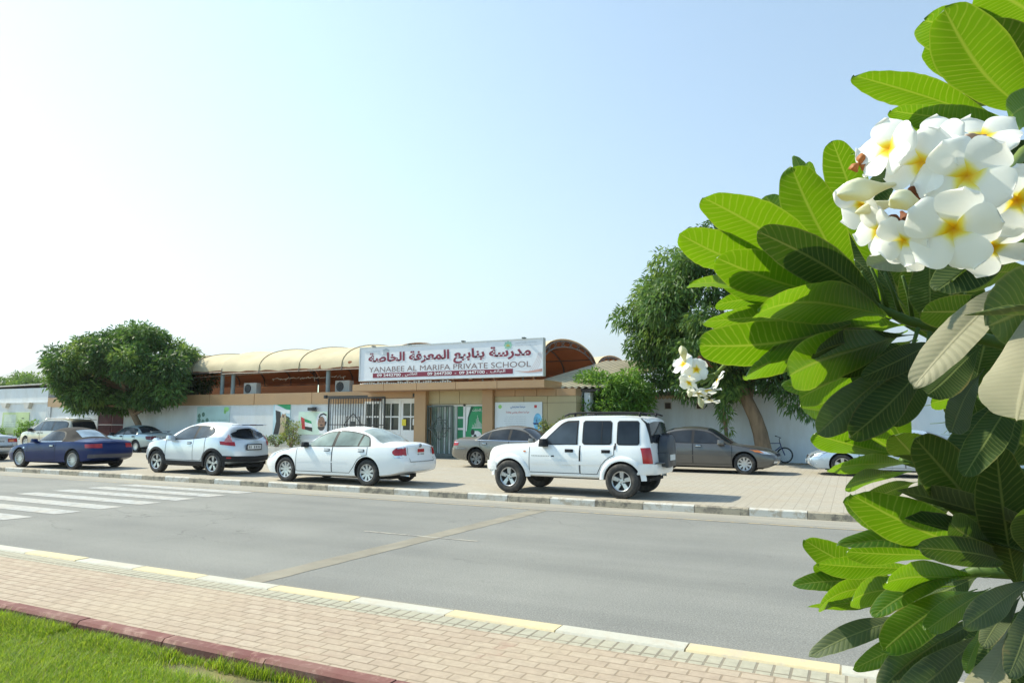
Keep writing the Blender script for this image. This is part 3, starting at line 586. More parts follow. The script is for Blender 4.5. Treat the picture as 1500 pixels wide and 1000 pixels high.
# ------------------------------------------------------------------ trees, bushes, far background
def foliage(name,clumps,per,ln,wd,mats,parent,droop=.4,seed=1,shares=(.5,.35,.15),shell=.45):
    """leaf sprays through the volume of ellipsoid clumps (centre, radius, flattening)"""
    g=np.random.default_rng(seed); V=[];M=[]
    for (c,r,fl) in clumps:
        n=int(per*r*r); d=g.normal(size=(n,3)); d/=np.linalg.norm(d,axis=1)[:,None]
        rr=r*(shell+(1-shell)*g.random(n)**.6)*g.uniform(.75,1.15,n); P=np.array(c)+d*rr[:,None]*np.array([1,1,fl])
        ax=d*.8+g.normal(size=(n,3))*.55; ax[:,2]-=droop; ax/=np.linalg.norm(ax,axis=1)[:,None]
        sd=np.cross(ax,g.normal(size=(n,3))); sd/=np.linalg.norm(sd,axis=1)[:,None]; no=np.cross(ax,sd)
        L=ln*g.uniform(.6,1.3,n)[:,None]; Wd=wd*g.uniform(.6,1.3,n)[:,None]
        mid=P+ax*L*.45-np.array([0,0,1])*0*L; tip=P+ax*L-np.array([0,0,1])*L*droop*.35
        V.append(np.stack([P,mid+sd*Wd+no*Wd*.3,tip,mid-sd*Wd+no*Wd*.3],1).reshape(-1,3)); base=g.choice(len(mats),p=shares[:len(mats)])
        M.append(np.where(g.random(n)<.78,base,g.choice(len(mats),n,p=shares[:len(mats)])))
    V=np.concatenate(V); F=np.arange(len(V)).reshape(-1,4)
    return bigmesh(name,V,F,mats,parent,mi=np.concatenate(M))
bark=mat('tree bark',(.23,.155,.095),.95,.3,5,bmp=.8,bscale=14,stretch=(1,1,.25))
lf_d=leafmat('neem leaf dark',(.050,.105,.028),(.09,.18,.03),.28); lf_m=leafmat('neem leaf mid',(.085,.165,.040),(.16,.29,.045),.3); lf_l=leafmat('neem leaf light',(.15,.24,.055),(.26,.38,.06),.32)
bs_d=leafmat('bush leaf',(.085,.18,.028),(.18,.34,.035),.35); bs_l=leafmat('bush leaf light',(.13,.26,.035),(.24,.42,.05),.4)
def crown_clumps(c,rad,n,rmin,rmax,seed,zlo=None,surf=.55,lobes=(),amp=1):
    g=random.Random(seed); out=[]
    while len(out)<n:
        d=Vector((g.gauss(0,1),g.gauss(0,1),g.gauss(0,1))).normalized(); lump=1+amp*.11*math.sin(3.1*d.x+2.3*d.y+seed)+amp*.12*math.sin(4.7*d.z-2.9*d.x+seed*2); k=(surf+(1-surf)*g.random()**.5)*lump
        p=Vector((c[0]+d.x*rad[0]*k,c[1]+d.y*rad[1]*k,c[2]+d.z*rad[2]*k))
        if zlo and p.z<zlo: continue
        out.append((tuple(p),g.uniform(rmin,rmax),g.uniform(.6,.85)))
    for l in lobes: out.append(l)
    return out
def tree(label,base,top,r0,r1,clumps,per,ln,wd,mats,seed,droop=.4,cat='tree',group=None,bend=.25,nb=9,name='leafy_tree',shares=(.5,.35,.15)):
    t=thing(name,label,cat,base,0,group); b=Vector(base); tp=Vector(top); q=MB(); g=random.Random(seed)
    P=[b+(tp-b)*(k/7)+Vector((bend*math.sin(k*.9),bend*.6*math.sin(k*.7+1),0))*(k/7) for k in range(8)]
    q.tube([b-Vector((0,0,.15))]+P,[r0*1.25]+[r0+(r1-r0)*k/7 for k in range(8)],12)
    for i,(c,r,fl) in enumerate(sorted(clumps,key=lambda z:g.random())[:nb*4]):
        s=P[g.choice((4,5,6,7))] if i<nb else P[7]+(Vector(c)-P[7])*.15; e=Vector(c); m1=s+(e-s)*.5+Vector((g.uniform(-.3,.3),g.uniform(-.3,.3),g.uniform(0,.5)))
        rr=r1*(.75 if i<nb else .35); q.tube([s,s+(m1-s)*.5,m1,e],[rr,rr*.75,rr*.5,rr*.18],6)
    q.build('trunk',bark,t,smooth=True); foliage('crown',clumps,per,ln,wd,mats,t,droop,seed,shares); return t
cl=crown_clumps((-37.9,26.2,4.55),(4.2,3.5,2.2),125,.45,.95,5,2.1,.62,[((-42.3,26.0,3.6),.8,.6),((-41.6,25.6,5.2),.8,.7),((-39.6,25.2,4.2),1.2,.8),((-38.5,25.0,5.4),1.1,.8),((-39.5,25.4,6.1),1.0,.7),((-36.2,25.6,6.5),1.0,.7),((-41.5,25.6,2.5),.7,.7),((-33.5,25.6,3.2),.9,.8),((-33.6,25.6,4.6),1.0,.8),((-34.4,25.4,2.7),.6,.8),((-38.8,26,6.4),1.0,.7),((-37.7,26.2,6.6),1.1,.7),((-36.4,26,6.3),1.0,.7),((-40.3,26,5.9),1.0,.7)],.35)
tree('dense dark green leafy tree leaning over the parked cars at left, before the boundary wall',(-36.2,26.2,0),(-37.8,26.2,3.4),.19,.14,cl,760,.30,.045,[lf_d,lf_m,lf_l],21,.45,shares=(.5,.36,.14))
cl=crown_clumps((-4.2,30.0,6.0),(4.6,3.8,3.3),150,.45,1.0,8,2.6,.58,[((-7.4,29.2,5.2),1.2,.8),((-8.6,29.3,6.2),.9,.7),((-7.6,29.3,3.7),1.0,.9),((-6.6,28.9,8.3),1.0,.8),((-4.4,28.6,3.0),.55,1.5),((-4.6,28.8,2.3),.35,1.6),((-1.9,28.6,2.7),.7,1.1),((-1.4,28.6,2.2),.45,1.2),((-5.9,28.8,3.2),.8,.9),((-3.2,28.6,9.2),.9,.7),((-4.9,28.6,9.4),.8,.7),((-4.4,29.0,3.9),1.0,.8),((-2.6,29.0,3.5),1.0,.9),((-6.1,29.1,4.2),1.1,.8),((-5.2,28.6,5.0),1.1,.8),((-3.4,28.3,4.6),1.0,.8),((-1.2,28.8,3.4),.9,.9),((-7.9,29.0,4.8),.9,.8),((-6.9,28.8,6.9),1.1,.8)])
tree('big leafy tree with a thick brown trunk leaning over the white wall at right',(-3.1,29.2,0),(-4.1,29.5,4.2),.33,.2,cl,900,.26,.038,[lf_d,lf_m,lf_l],33,.65,shares=(.4,.4,.2))
cl=[((-4.65,29.3,2.0),.28,1.6),((-4.7,29.3,2.7),.35,1.5),((-4.55,29.2,1.3),.2,1.5)]
tree('slender young tree with drooping leaves behind the dark grey saloon',(-4.62,29.4,0),(-4.7,29.4,2.6),.09,.06,cl,900,.22,.03,[lf_m,lf_l],41,.9,nb=2,shares=(.6,.4),bend=.05)
cl=crown_clumps((-9.15,28.2,2.45),(1.35,1.0,1.2),40,.35,.6,4,.6,.5,[((-8.3,28.2,3.6),.45,.7),((-10.2,28.0,1.7),.45,.9),((-9.9,28.1,2.4),.45,.9),((-7.9,28.0,1.5),.5,.9),((-7.7,28.2,2.4),.5,.9),((-8.9,28.2,3.3),.45,.7),((-9.7,27.9,1.2),.5,.9),((-9.1,27.8,1.4),.5,.9),((-8.5,27.9,1.9),.55,.9),((-9.6,27.9,2.0),.5,.9),((-9.5,28.1,3.0),.45,.8)])
def bush(label,c,clumps,per,ln,wd,mats,seed,droop=.2,group=None,name='shrub',shares=(.6,.4),h=.5):
    t=thing(name,label,'shrub',c,0,group); q=MB(); g=random.Random(seed)
    for (p,r,fl) in clumps[:14]:
        e=Vector(p); s=Vector(c)+Vector((g.uniform(-.05,.05),g.uniform(-.05,.05),0)); q.tube([s,s+(e-s)*.5+Vector((0,0,.1)),e],[.02,.015,.006],5)
    q.build('stem',bark,t); foliage('leaves',clumps,per,ln,wd,mats,t,droop,seed,shares); return t
bush('tall feathery bright green bush between the tan cladding and the white wall',(-9.1,28.2,0),cl,1150,.24,.03,[bs_d,bs_l],12,.35,shares=(.55,.45))
yl=leafmat('yellowish leaf',(.24,.27,.06),(.36,.40,.08),.35); gl=leafmat('grey green leaf',(.13,.18,.07),(.2,.27,.08),.3)
def small(x,y,z0,h,w_,label,seed,mats,per=1500,ln=.10,wd=.028,name='shrub',shares=(.6,.4)):
    g=random.Random(seed); cl=[((x+g.uniform(-w_,w_),y+g.uniform(-.15,.15),z0+h*g.uniform(.25,1)),g.uniform(.12,.24),.9) for _ in range(int(14*max(.5,w_*h*2)))]
    bush(label,(x,y,z0),cl,per,ln,wd,mats,seed,.1,name=name,shares=shares)
small(-10.9,25.6,0,1.6,.55,'yellow green shrub growing beside the welcome board, behind the grey saloon',3,[yl,gl],1500)
small(-10.0,25.7,0,1.75,.4,'upright yellow green shrub growing against the beige cladding',4,[yl,bs_l],1500)
small(-25.55,26.6,.25,1.3,.5,'tall flowering shrub with pale blooms in front of the flag poster',5,[yl,gl],1600,name='flowering_shrub')
small(-26.5,26.6,.25,.6,.5,'low dark clipped shrub below the tall portrait poster',6,[gl,bs_d],1700)
small(-27.5,26.6,.25,.55,.5,'low dark shrub left of the portrait posters, beside the silver crossover',7,[gl,bs_d],1700)
small(-28.3,26.6,.25,.5,.4,'small pale shrub at the left end of the planter behind the silver crossover',17,[gl,yl],1500)
small(-48.2,26.5,0,1.5,.8,'bushy green shrub beneath the lime notice board at the far left',8,[bs_d,bs_l],1300,.14,.035)
small(-51.2,26.5,0,1.2,.7,'smaller green shrub at the left edge under the lime notice board',9,[bs_d,bs_l],1200,.14,.035)
for i,(x,y,z,r,lb) in enumerate(((-118,62,6.6,3.4,'pale hazy tree at the left edge beyond the white annex'),(-108,60,6.0,2.8,'low round hazy tree beyond the white annex'),(-92,60,6.2,3.0,'hazy green tree showing just left of the dense leafy tree'))):
    cl=crown_clumps((x,y,z),(r*1.3,r,r*.7),26,.9,1.6,50+i,None,.4)
    tree(lb,(x,y,0),(x,y,z-1.5),.3,.2,cl,130,.6,.1,[lf_m,lf_l],60+i,.2,name='distant_tree',shares=(.5,.5),group='trees beyond the annex')
# fallen leaves under the right tree
def litter():
    n=1400; X=RNG.normal(-2.3,1.6,n); Y=29.9-np.abs(RNG.normal(0,.6,n)); a=RNG.uniform(0,6.28,n); s=RNG.uniform(.02,.05,n)
    P=np.stack([X,Y,RNG.uniform(.006,.03,n)],1); d=np.stack([np.cos(a)*s,np.sin(a)*s,RNG.uniform(-.3,.3,n)*s],1); e=np.stack([-np.sin(a)*s*.5,np.cos(a)*s*.5,0*s],1)
    V=np.stack([P-d,P+e,P+d,P-e],1).reshape(-1,3)
    tag(bigmesh('fallen_leaves',V,np.arange(len(V)).reshape(-1,4),[mat('dry leaf',(.30,.19,.08),.9,.3,20)]),'dry brown fallen leaves along the foot of the white wall','leaf litter',kind='stuff')
litter()
# far hills, pale through the air
def hills(name,pts,y,depth,col):
    q=MB(); rows=[]
    for j in range(9):
        v=j/8; rows.append([(x,y+depth*v+60*math.sin(x*.003+j),max(-2,h_*math.sin(PI*min(1,v*.55+.0))**.8*(1+.12*math.sin(x*.011+j*1.7)+.06*math.sin(x*.037+j*2.9)))-1) for x,h_ in pts])
    q.grid(rows); return tag(q.build(name,col,smooth=True),kind='structure')
xs=np.linspace(-14000,-2500,60)
hp=[(float(x),float(max(5,960*(math.exp(-((x+8900)/1150)**2)+.5*math.exp(-((x+11500)/1500)**2))*(1+.05*math.sin(x*.004)+.04*math.sin(x*.0113))))) for x in xs]
hills('hills',hp,4300,1800,mat('rocky hill',(.22,.19,.16),.95,.2,.004))
hz=bpy.data.materials.new('haze air'); hz.use_nodes=True; n=hz.node_tree.nodes; n.remove(n['Principled BSDF']); pv=n.new('ShaderNodeVolumePrincipled')
pv.inputs['Color'].default_value=(.93,.96,1,1); pv.inputs['Density'].default_value=HAZE; pv.inputs['Anisotropy'].default_value=.3
hz.node_tree.links.new(pv.outputs[0],n['Material Output'].inputs['Volume'])
if HAZE>0:
    q=MB(); q.box(-15500,9500,-350,15500,-4,1450); tag(q.build('haze',hz),kind='stuff')
SELF=False
# ------------------------------------------------------------------ cars
tyre_m=mat('tyre rubber',(.028,.027,.026),.85,.25,9,dirt=(.16,.14,.12),dscale=6,damt=.6); rim_m=mat('alloy rim',(.52,.53,.54),.32,.05,5,metal=.75); rim_d=mat('wheel well dark',(.02,.02,.02),.9)
trim=mat('black trim',(.018,.018,.02),.65,.15,6,spec=.25); chrome=mat('chrome trim',(.62,.63,.64),.15,.03,3,metal=1)
redl=mat('red lamp lens',(.36,.006,.010),.25,.2,8,coat=.3); pinkl=mat('pink lamp lens',(.55,.20,.19),.2,.2,8,coat=.3); whl=mat('clear lamp lens',(.62,.64,.66),.1,.2,12,coat=1,metal=.4); orl=mat('amber lamp lens',(.60,.17,.02),.15,.15,8,coat=1)
platew=mat('plate white',(.66,.66,.64),.5,.06,9)
class Car:
    def __init__(s,S):
        s.S=S; L=S['L']; f={k:pchip(S[k]) for k in ('zt','zs','w','wr','zb')}; s.f=f
        u=np.linspace(0,1,96); x0=S.get('x0',0); xs=x0+(u-.06*np.sin(2*PI*u))*(L-x0); xs=np.clip(np.sort(xs),x0,L); s.xs=xs; s.N=len(xs); s.sec=[]
        s.lf=pchip(S['lf']); s.lr=pchip(S['lr']); s.bulge=S.get('bulge',.055)
        for x in xs: s.sec.append(s.section(x))
        s.K=len(s.sec[0]); s.mid=S['xf']+S['wb']/2
    def section(s,x):
        f=s.f; w=f['w'](x); zb=f['zb'](x); zs=f['zs'](x); zt=f['zt'](x); wr=min(f['wr'](x),w*.93); zs=min(zs,zt-.015); h=zs-zb
        low=[(0,zb),(w*.62,zb),(w*.88,zb+.005),(w*.955,zb+.05*min(1,h)),(w*.985,zb+.25*h),(w,zb+.5*h),(w*.992,zb+.75*h),(w*.965,zb+.94*h),(w*.945,zs)]
        up=zt-zs; c=min(S_crown(s.S),up*.5); e=(wr,zt-c); a=low[-1]
        P=list(low); 
        for k in range(1,7):
            t=k/7; bow=.018*math.sin(PI*t)*min(1,up/.4); P.append((a[0]+(e[0]-a[0])*t+bow,a[1]+(e[1]-a[1])*t))
        s.iu=len(low)-1
        P.append((e[0]+.006*min(1,up/.3),e[1])); 
        for k in range(1,9):
            t=k/8; P.append((wr*(1-t)**1.0, zt-c*(1-(1-(1-t)**2.6))))
        s.ie=len(low)+6
        return np.array(P)
    def xact(s,i,z):
        x=s.xs[i]; L=s.S['L']; d=s.S.get('leand',.7)
        return x+s.lf(z)*max(0,1-(x-s.S.get('x0',0))/d)**2*1+s.lr(z)*max(0,1-(L-x)/d)**2
    def side(s,x,z):
        i=int(np.clip(np.searchsorted(s.xs,x)-1,0,s.N-2)); t=(x-s.xs[i])/(s.xs[i+1]-s.xs[i]); y=[]
        for j in (i,i+1):
            P=s.sec[j][2:]; zz=np.maximum.accumulate(P[:,1]+np.arange(len(P))*1e-7); y.append(np.interp(z,zz,P[:,0]))
        return y[0]*(1-t)+y[1]*t
    def wrap(s,end,z):
        idx=range(s.N) if end=='front' else range(s.N-1,-1,-1); out=[]; first=True
        for i in idx:
            P=s.sec[i][2:]
            if not (P[0,1]-.02<=z<=P[-1,1]+.001): 
                if out: break
                continue
            zz=np.maximum.accumulate(P[:,1]+np.arange(len(P))*1e-7); y=float(np.interp(z,zz,P[:,0])); x=s.xact(i,z)
            if first:
                for k in range(7): out.append((x+s.capb(end,k/7),y*k/7))
                first=False
            out.append((x,y))
            if len(out)>44: break
        P=np.array(out); d=np.r_[0,np.cumsum(np.hypot(*np.diff(P,axis=0).T))]; return P,d
    def capb(s,end,t): return (-1 if end=='front' else 1)*s.bulge*(1-t*t)
    def X(s,x): return x-s.mid
    def body(s,root,mats,matfn=None):
        N,K=s.N,s.K; ring=[(j,1) for j in range(K)]+[(j,-1) for j in range(K-2,0,-1)]; n=len(ring); V=[]
        for i in range(N):
            for j,sg in ring: y,z=s.sec[i][j]; V.append((s.X(s.xact(i,z)),sg*y,z))
        F=[]; MI=[]
        for i in range(N-1):
            for k in range(n):
                k2=(k+1)%n; F.append((i*n+k,(i+1)*n+k,(i+1)*n+k2,i*n+k2)); j=max(ring[k][0],ring[k2][0])
                MI.append(matfn(s.xs[i],j,s) if matfn else 0)
        for end,i in (('front',0),('rear',N-1)):
            cols=[-1,-.66,-.33,0,.33,.66,1]; rows=[]
            for j in range(K):
                y,z=s.sec[i][j]
                if j in (0,K-1): rows.append([i*n+j]); continue
                r=[]
                for t in cols:
                    if t==1: r.append(i*n+j)
                    elif t==-1: r.append(i*n+n-j)
                    else: V.append((s.X(s.xact(i,z)+s.capb(end,abs(t))*math.sin(PI*min(1,j/(K-1)))**.5),y*t,z)); r.append(len(V)-1)
                rows.append(r)
            for j in range(K-1):
                a,b=rows[j],rows[j+1]
                if len(a)==1: fs=[(a[0],b[k+1],b[k]) for k in range(6)]
                elif len(b)==1: fs=[(a[k],a[k+1],b[0]) for k in range(6)]
                else: fs=[(a[k],a[k+1],b[k+1],b[k]) for k in range(6)]
                if end=='front': fs=[f[::-1] for f in fs]
                F+=fs; MI+=[0]*len(fs)
        q=MB(); q.v=V; q.f=[list(f) for f in F]; q.m=MI
        o=q.build('body',mats,root); S=s.S
        cb=MB()
        for x in (S['xf'],S['xf']+S['wb']):
            for sg in (1,-1):
                r=S['r']+S.get('gap',.055); w_=S['W']/2
                cb.lathe([(0.001,sg*(w_-.30)),(r,sg*(w_-.30)),(r,sg*(w_+.3)),(0.001,sg*(w_+.3))] if sg<0 else [(0.001,w_+.3),(r,w_+.3),(r,w_-.30),(0.001,w_-.30)],(s.X(x),0,S['r']+S.get('lift',.01)),'y',36)
        c=cb.build('cutter',[rim_d],root); 
        import bmesh
        bm=bmesh.new(); bm.from_mesh(c.data); bmesh.ops.remove_doubles(bm,verts=bm.verts,dist=.002); bmesh.ops.recalc_face_normals(bm,faces=bm.faces); bm.to_mesh(c.data); bm.free()
        bm=bmesh.new(); bm.from_mesh(o.data); bmesh.ops.remove_doubles(bm,verts=bm.verts,dist=.0005); bmesh.ops.recalc_face_normals(bm,faces=bm.faces); bm.to_mesh(o.data); bm.free()
        md=o.modifiers.new('b','BOOLEAN'); md.operation='DIFFERENCE'; md.solver='EXACT'; md.object=c; md.material_mode='TRANSFER'; md.use_self=SELF
        bpy.context.view_layer.update(); dg=bpy.context.evaluated_depsgraph_get(); me=bpy.data.meshes.new_from_object(o.evaluated_get(dg)); o.modifiers.clear(); o.data=me; bpy.data.objects.remove(c)
        me.name='body'; me.polygons.foreach_set('use_smooth',[True]*len(me.polygons)); me.set_sharp_from_angle(angle=R(38)); return o
    def panel(s,pts,off=.006,n=16,m=6):
        """pts: list of (x,zlo,zhi): strip conforming to the side; yields rows for the + side"""
        lo=pchip([(p[0],p[1]) for p in pts]) if len(pts)>2 else (lambda x:np.interp(x,[p[0] for p in pts],[p[1] for p in pts]))
        hi=pchip([(p[0],p[2]) for p in pts]) if len(pts)>2 else (lambda x:np.interp(x,[p[0] for p in pts],[p[2] for p in pts]))
        rows=[]
        for k in range(n+1):
            x=pts[0][0]+(pts[-1][0]-pts[0][0])*k/n; a,b=lo(x),hi(x); r=[]
            for j in range(m+1):
                z=a+(b-a)*j/m; xx=x
                r.append((s.X(s.leanx(x,z)),s.side(x,z)+off,z))
            rows.append(r)
        return rows
    def leanx(s,x,z):
        L=s.S['L']; d=s.S.get('leand',.7); return x+s.lf(z)*max(0,1-(x-s.S.get('x0',0))/d)**2+s.lr(z)*max(0,1-(L-x)/d)**2
    def sides(s,name,pts,m_,root,off=.006,n=16,m=6,sides=(1,-1),label=None):
        o=[]
        for sg in sides:
            q=MB(); q.grid([[(a,sg*b,c) for a,b,c in (r if sg<0 else r[::-1])] for r in s.panel(pts,off,n,m)]); b_=q.build(name,m_,root,smooth=True); o.append(b_)
            if label: b_['label']=label
        return o
    def line(s,path,wd,off,q,sg,mi=0):
        P=[]
        for i in range(len(path)-1):
            for k in range(8):
                t=k/8; P.append((path[i][0]+(path[i+1][0]-path[i][0])*t,path[i][1]+(path[i+1][1]-path[i][1])*t))
        P.append(path[-1]); rows=[]
        for i,(x,z) in enumerate(P):
            a=P[max(0,i-1)]; b=P[min(len(P)-1,i+1)]; d=math.hypot(b[0]-a[0],b[1]-a[1]) or 1; nx,nz=-(b[1]-a[1])/d*wd/2,(b[0]-a[0])/d*wd/2
            rows.append([(s.X(x+nx),sg*(s.side(x+nx,z+nz)+off),z+nz),(s.X(x-nx),sg*(s.side(x-nx,z-nz)+off),z-nz)])
        q.grid(rows if sg<0 else [r[::-1] for r in rows],mi)
    def lamp(s,name,end,s0,s1,zf,m_,root,off=.008,n=10,m=5,both=True,label=None):
        """panel wrapped round a car end between arc lengths s0..s1; zf(t)->(zlo,zhi)"""
        for sg in ((1,-1) if both else (1,)):
            rows=[]
            for k in range(n+1):
                t=k/n; a,b=zf(t); r=[]
                for j in range(m+1):
                    z=a+(b-a)*j/m; P,d=s.wrap(end,z); q_=s0+(s1-s0)*t; e=1e-2; aq=abs(q_)
                    x,y=np.interp(aq,d,P[:,0]),np.interp(aq,d,P[:,1]); x2,y2=np.interp(aq+e,d,P[:,0]),np.interp(aq+e,d,P[:,1])
                    tx,ty=x2-x,y2-y; l_=math.hypot(tx,ty) or 1; nx,ny=(ty/l_,-tx/l_); 
                    if (nx>0)!=(end=='rear') and abs(nx)>.3: nx,ny=-nx,-ny
                    if ny<-.2 or (abs(nx)<=.3 and ny<0): nx,ny=-nx,-ny
                    sy=math.copysign(1,q_) if q_!=0 else 1
                    r.append((s.X(x+nx*off),sg*sy*(y+ny*off),z))
                rows.append(r)
            q=MB(); q.grid(rows); o=q.build(name,m_,root,smooth=True)
            if label: o['label']=label
    def top(s,name,x0,x1,fr,m_,root,off=.006,n=12,m=10,inset=.0,shape=None):
        rows=[]
        for k in range(n+1):
            x=x0+(x1-x0)*k/n; i=int(np.clip(np.searchsorted(s.xs,x)-1,0,s.N-2)); t=(x-s.xs[i])/(s.xs[i+1]-s.xs[i]); P=s.sec[i]*(1-t)+s.sec[i+1]*t; E=P[s.ie-1:]; yy=E[::-1,0]; zz=E[::-1,1]
            f=fr(k/n) if callable(fr) else fr; w_=E[1,0]*f; r=[]
            for j in range(m+1):
                y=-w_+2*w_*j/m; z=np.interp(abs(y),yy,zz); r.append((s.X(s.leanx(x,z)),y,z))
            rows.append(r)
        # push out along the local normal
        A=np.array(rows); dx=np.gradient(A,axis=0); dy=np.gradient(A,axis=1); nn=np.cross(dx,dy); nn/=np.linalg.norm(nn,axis=2)[:,:,None]+1e-9; nn*=np.sign(nn[:,:,2:3]+1e-9); A=A+nn*off
        q=MB(); q.grid([[tuple(p) for p in r] for r in A]); return q.build(name,m_,root,smooth=True)
def S_crown(S): return S.get('crown',.085)
_WH={}
def wheel_meshes(r,wd,style,rimr):
    key=(r,style)
    if key in _WH: return _WH[key]
    h=wd/2; q=MB(); q.lathe([(rimr,-h*.85),(rimr+.015,-h*.98),(r-.03,-h),(r-.008,-h*.82),(r,-h*.6),(r,h*.6),(r-.008,h*.82),(r-.03,h),(rimr,h*.85)],(0,0,0),'y',40)
    for k in range(3): q.lathe([(r+.001,-h*.4+h*.4*k-.008),(r+.001,-h*.4+h*.4*k+.008)],(0,0,0),'y',40,1)
    ty=q.build('tyre',[tyre_m,rim_d],sharp=R(50))
    q=MB(); q.lathe([(0.001,-h*.42),(rimr*.96,-h*.42),(rimr,-h*.85),(rimr,h*.8),(0.001,h*.8)],(0,0,0),'y',32); hub=q.build('wheel',rim_d,sharp=R(40))
    q=MB(); q.lathe([(rimr*.99,-h*.88),(rimr*.965,-h*.97),(rimr*.90,-h*.90),(rimr*.87,-h*.6)],(0,0,0),'y',36)
    q.lathe([(.001,-h*.72),(rimr*.2,-h*.70),(rimr*.24,-h*.5)],(0,0,0),'y',16)
    ns,sw,ew,full={'five':(5,.30,.42,0),'six':(6,.30,.46,0),'nine':(9,.24,.30,1),'juke':(5,.34,.44,2),'multi':(18,.10,.10,1),'cap':(12,.2,.27,1)}[style]
    def spoke(a,w0,w1,r0,r1,y0,y1):
        c,s_=math.cos(a),math.sin(a)
        def p(rr,ww,y): return (rr*c-ww*s_,y,rr*s_+ww*c)
        q.add([p(r0,-w0,y0),p(r0,w0,y0),p(r1,w1,y1),p(r1,-w1,y1),p(r0,-w0*1.2,y0+.03),p(r0,w0*1.2,y0+.03),p(r1,w1*1.15,y1+.03),p(r1,-w1*1.15,y1+.03)],[(0,3,2,1),(0,4,7,3),(1,2,6,5),(4,5,6,7)])
    for k in range(ns):
        a=2*PI*k/ns+.3
        if full==2:
            for da in (-.17,.17): spoke(a+da*.8,rimr*.07,rimr*.09,rimr*.16,rimr*.93,-h*.68,-h*.80)
        else: spoke(a,rimr*sw/2,rimr*ew/2,rimr*.15,rimr*.92,-h*.68,-h*.80)
    if style in ('five','six','juke'):
        for k in range(5): a=2*PI*k/5+.6; q.lathe([(.001,-h*.76),(.014,-h*.74)],(rimr*.17*math.cos(a)*1.6,0,rimr*.17*math.sin(a)*1.6),'y',8,1)
    rm=q.build('rim',[rim_m,rim_d],sharp=R(35))
    res=(hub.data,ty.data,rm.data)
    for o in (hub,ty,rm): bpy.data.objects.remove(o)
    _WH[key]=res; return res
def wheels(C,root,style,rimr,wd=.21):
    S=C.S; hub,ty,rm=wheel_meshes(S['r'],wd,style,rimr)
    for x in (S['xf'],S['xf']+S['wb']):
        for sg in (-1,1):
            o=bpy.data.objects.new('wheel',hub); COL.objects.link(o); o.parent=root; o.location=(C.X(x),sg*(S['W']/2-wd/2-S.get('inset',.035)),S['r'])
            if sg>0: o.rotation_euler=(0,0,PI)
            for nm,me in (('tyre',ty),('rim',rm)):
                p=bpy.data.objects.new(nm,me); COL.objects.link(p); p.parent=o
def mirrors(C,root,x,z,m_,size=(.10,.115,.075),out=.10):
    for sg in (-1,1):
        y=sg*(C.side(x,z)+out); q=MB(); q.rbox((C.X(x),y,z+.03),(size[0],size[1],size[2]),0,.05,0,.85); q.obox((C.X(x),y-sg*.02,z),(C.X(x),sg*(C.side(x,z)-.02),z-.02),.07,.05)
        q.build('side_mirror',m_,root,sharp=R(60))
def handle(C,door,x,z,sg,m_,ln=.17):
    y=C.side(x,z)+.022; q=MB(); q.rbox((C.X(x),sg*y,z),(ln/2,.016,.017),0,.012); q.build('door_handle',m_,door,sharp=R(60))
    q=MB(); q.rbox((C.X(x),sg*(y-.014),z-.002),(ln/2+.012,.006,.034),0,.006); q.build('handle_cup',trim,door)
def doors(C,root,ds,m_,hm,hz,seam=trim):
    for (x0,x1,zl,hx,arch) in ds:
        for sg in (-1,1):
            q=MB(); pts=[]
            for k in range(15):
                x=x0+(x1-x0)*k/14; lo=zl
                if arch:
                    ax,ar=arch; dz=ar*ar-(x-ax)**2
                    if dz>0: lo=max(zl,C.S['r']+math.sqrt(dz))
                pts.append((x,lo,C.f['zs'](x)-.012))
            lo=lambda x:np.interp(x,[p[0] for p in pts],[p[1] for p in pts]); hi=lambda x:np.interp(x,[p[0] for p in pts],[p[2] for p in pts]); rows=[]
            for k in range(19):
                x=x0+(x1-x0)*k/18; a,b=lo(x),hi(x); r=[(C.X(x),sg*(C.side(x,a+(b-a)*j/8)+.0035),a+(b-a)*j/8) for j in range(9)]; rows.append(r if sg<0 else r[::-1])
            q.grid(rows); C.line([(x0,zl),(x0,hi(x0))],.014,.005,q,sg,1); C.line([(x0,zl)]+[(x0+(x1-x0)*k/8,lo(x0+(x1-x0)*k/8)) for k in range(1,9)]+[(x1,hi(x1))],.012,.005,q,sg,1)
            d=q.build('door',[m_,seam],root,smooth=True)
            if hm and hx: handle(C,d,hx,hz(hx) if callable(hz) else hz,sg,hm)
def plate(C,root,end,z,w_,h_,m_,txt=True,off=.03,frame=None,top=None):
    P,d=C.wrap(end,z); x=P[0,0]+(off if end=='rear' else -off); sg=1 if end=='rear' else -1
    q=MB(); q.box(C.X(x)-.006,C.X(x)+.006,-w_/2,w_/2,z-h_/2,z+h_/2); 
    if frame: q.box(C.X(x)-.01,C.X(x)+.004,-w_/2-.03,w_/2+.03,z-h_/2-.03,z+h_/2+.03,1)
    if top: q.box(C.X(x)-.004,C.X(x)+.008,-w_/2+.003,w_/2-.003,z+.02,z+h_/2-.004,2)
    for k in range(7):
        yy=-w_*.40+w_*.8*k/6
        if k==2 : continue
        q.box(C.X(x)+sg*.0065,C.X(x)+sg*.008,yy-w_*.025,yy+w_*.035,z-h_*.3,z+(h_*.3 if not top else -.005),3)
    q.build('number_plate',[m_,frame or trim,top or m_,trim],root)
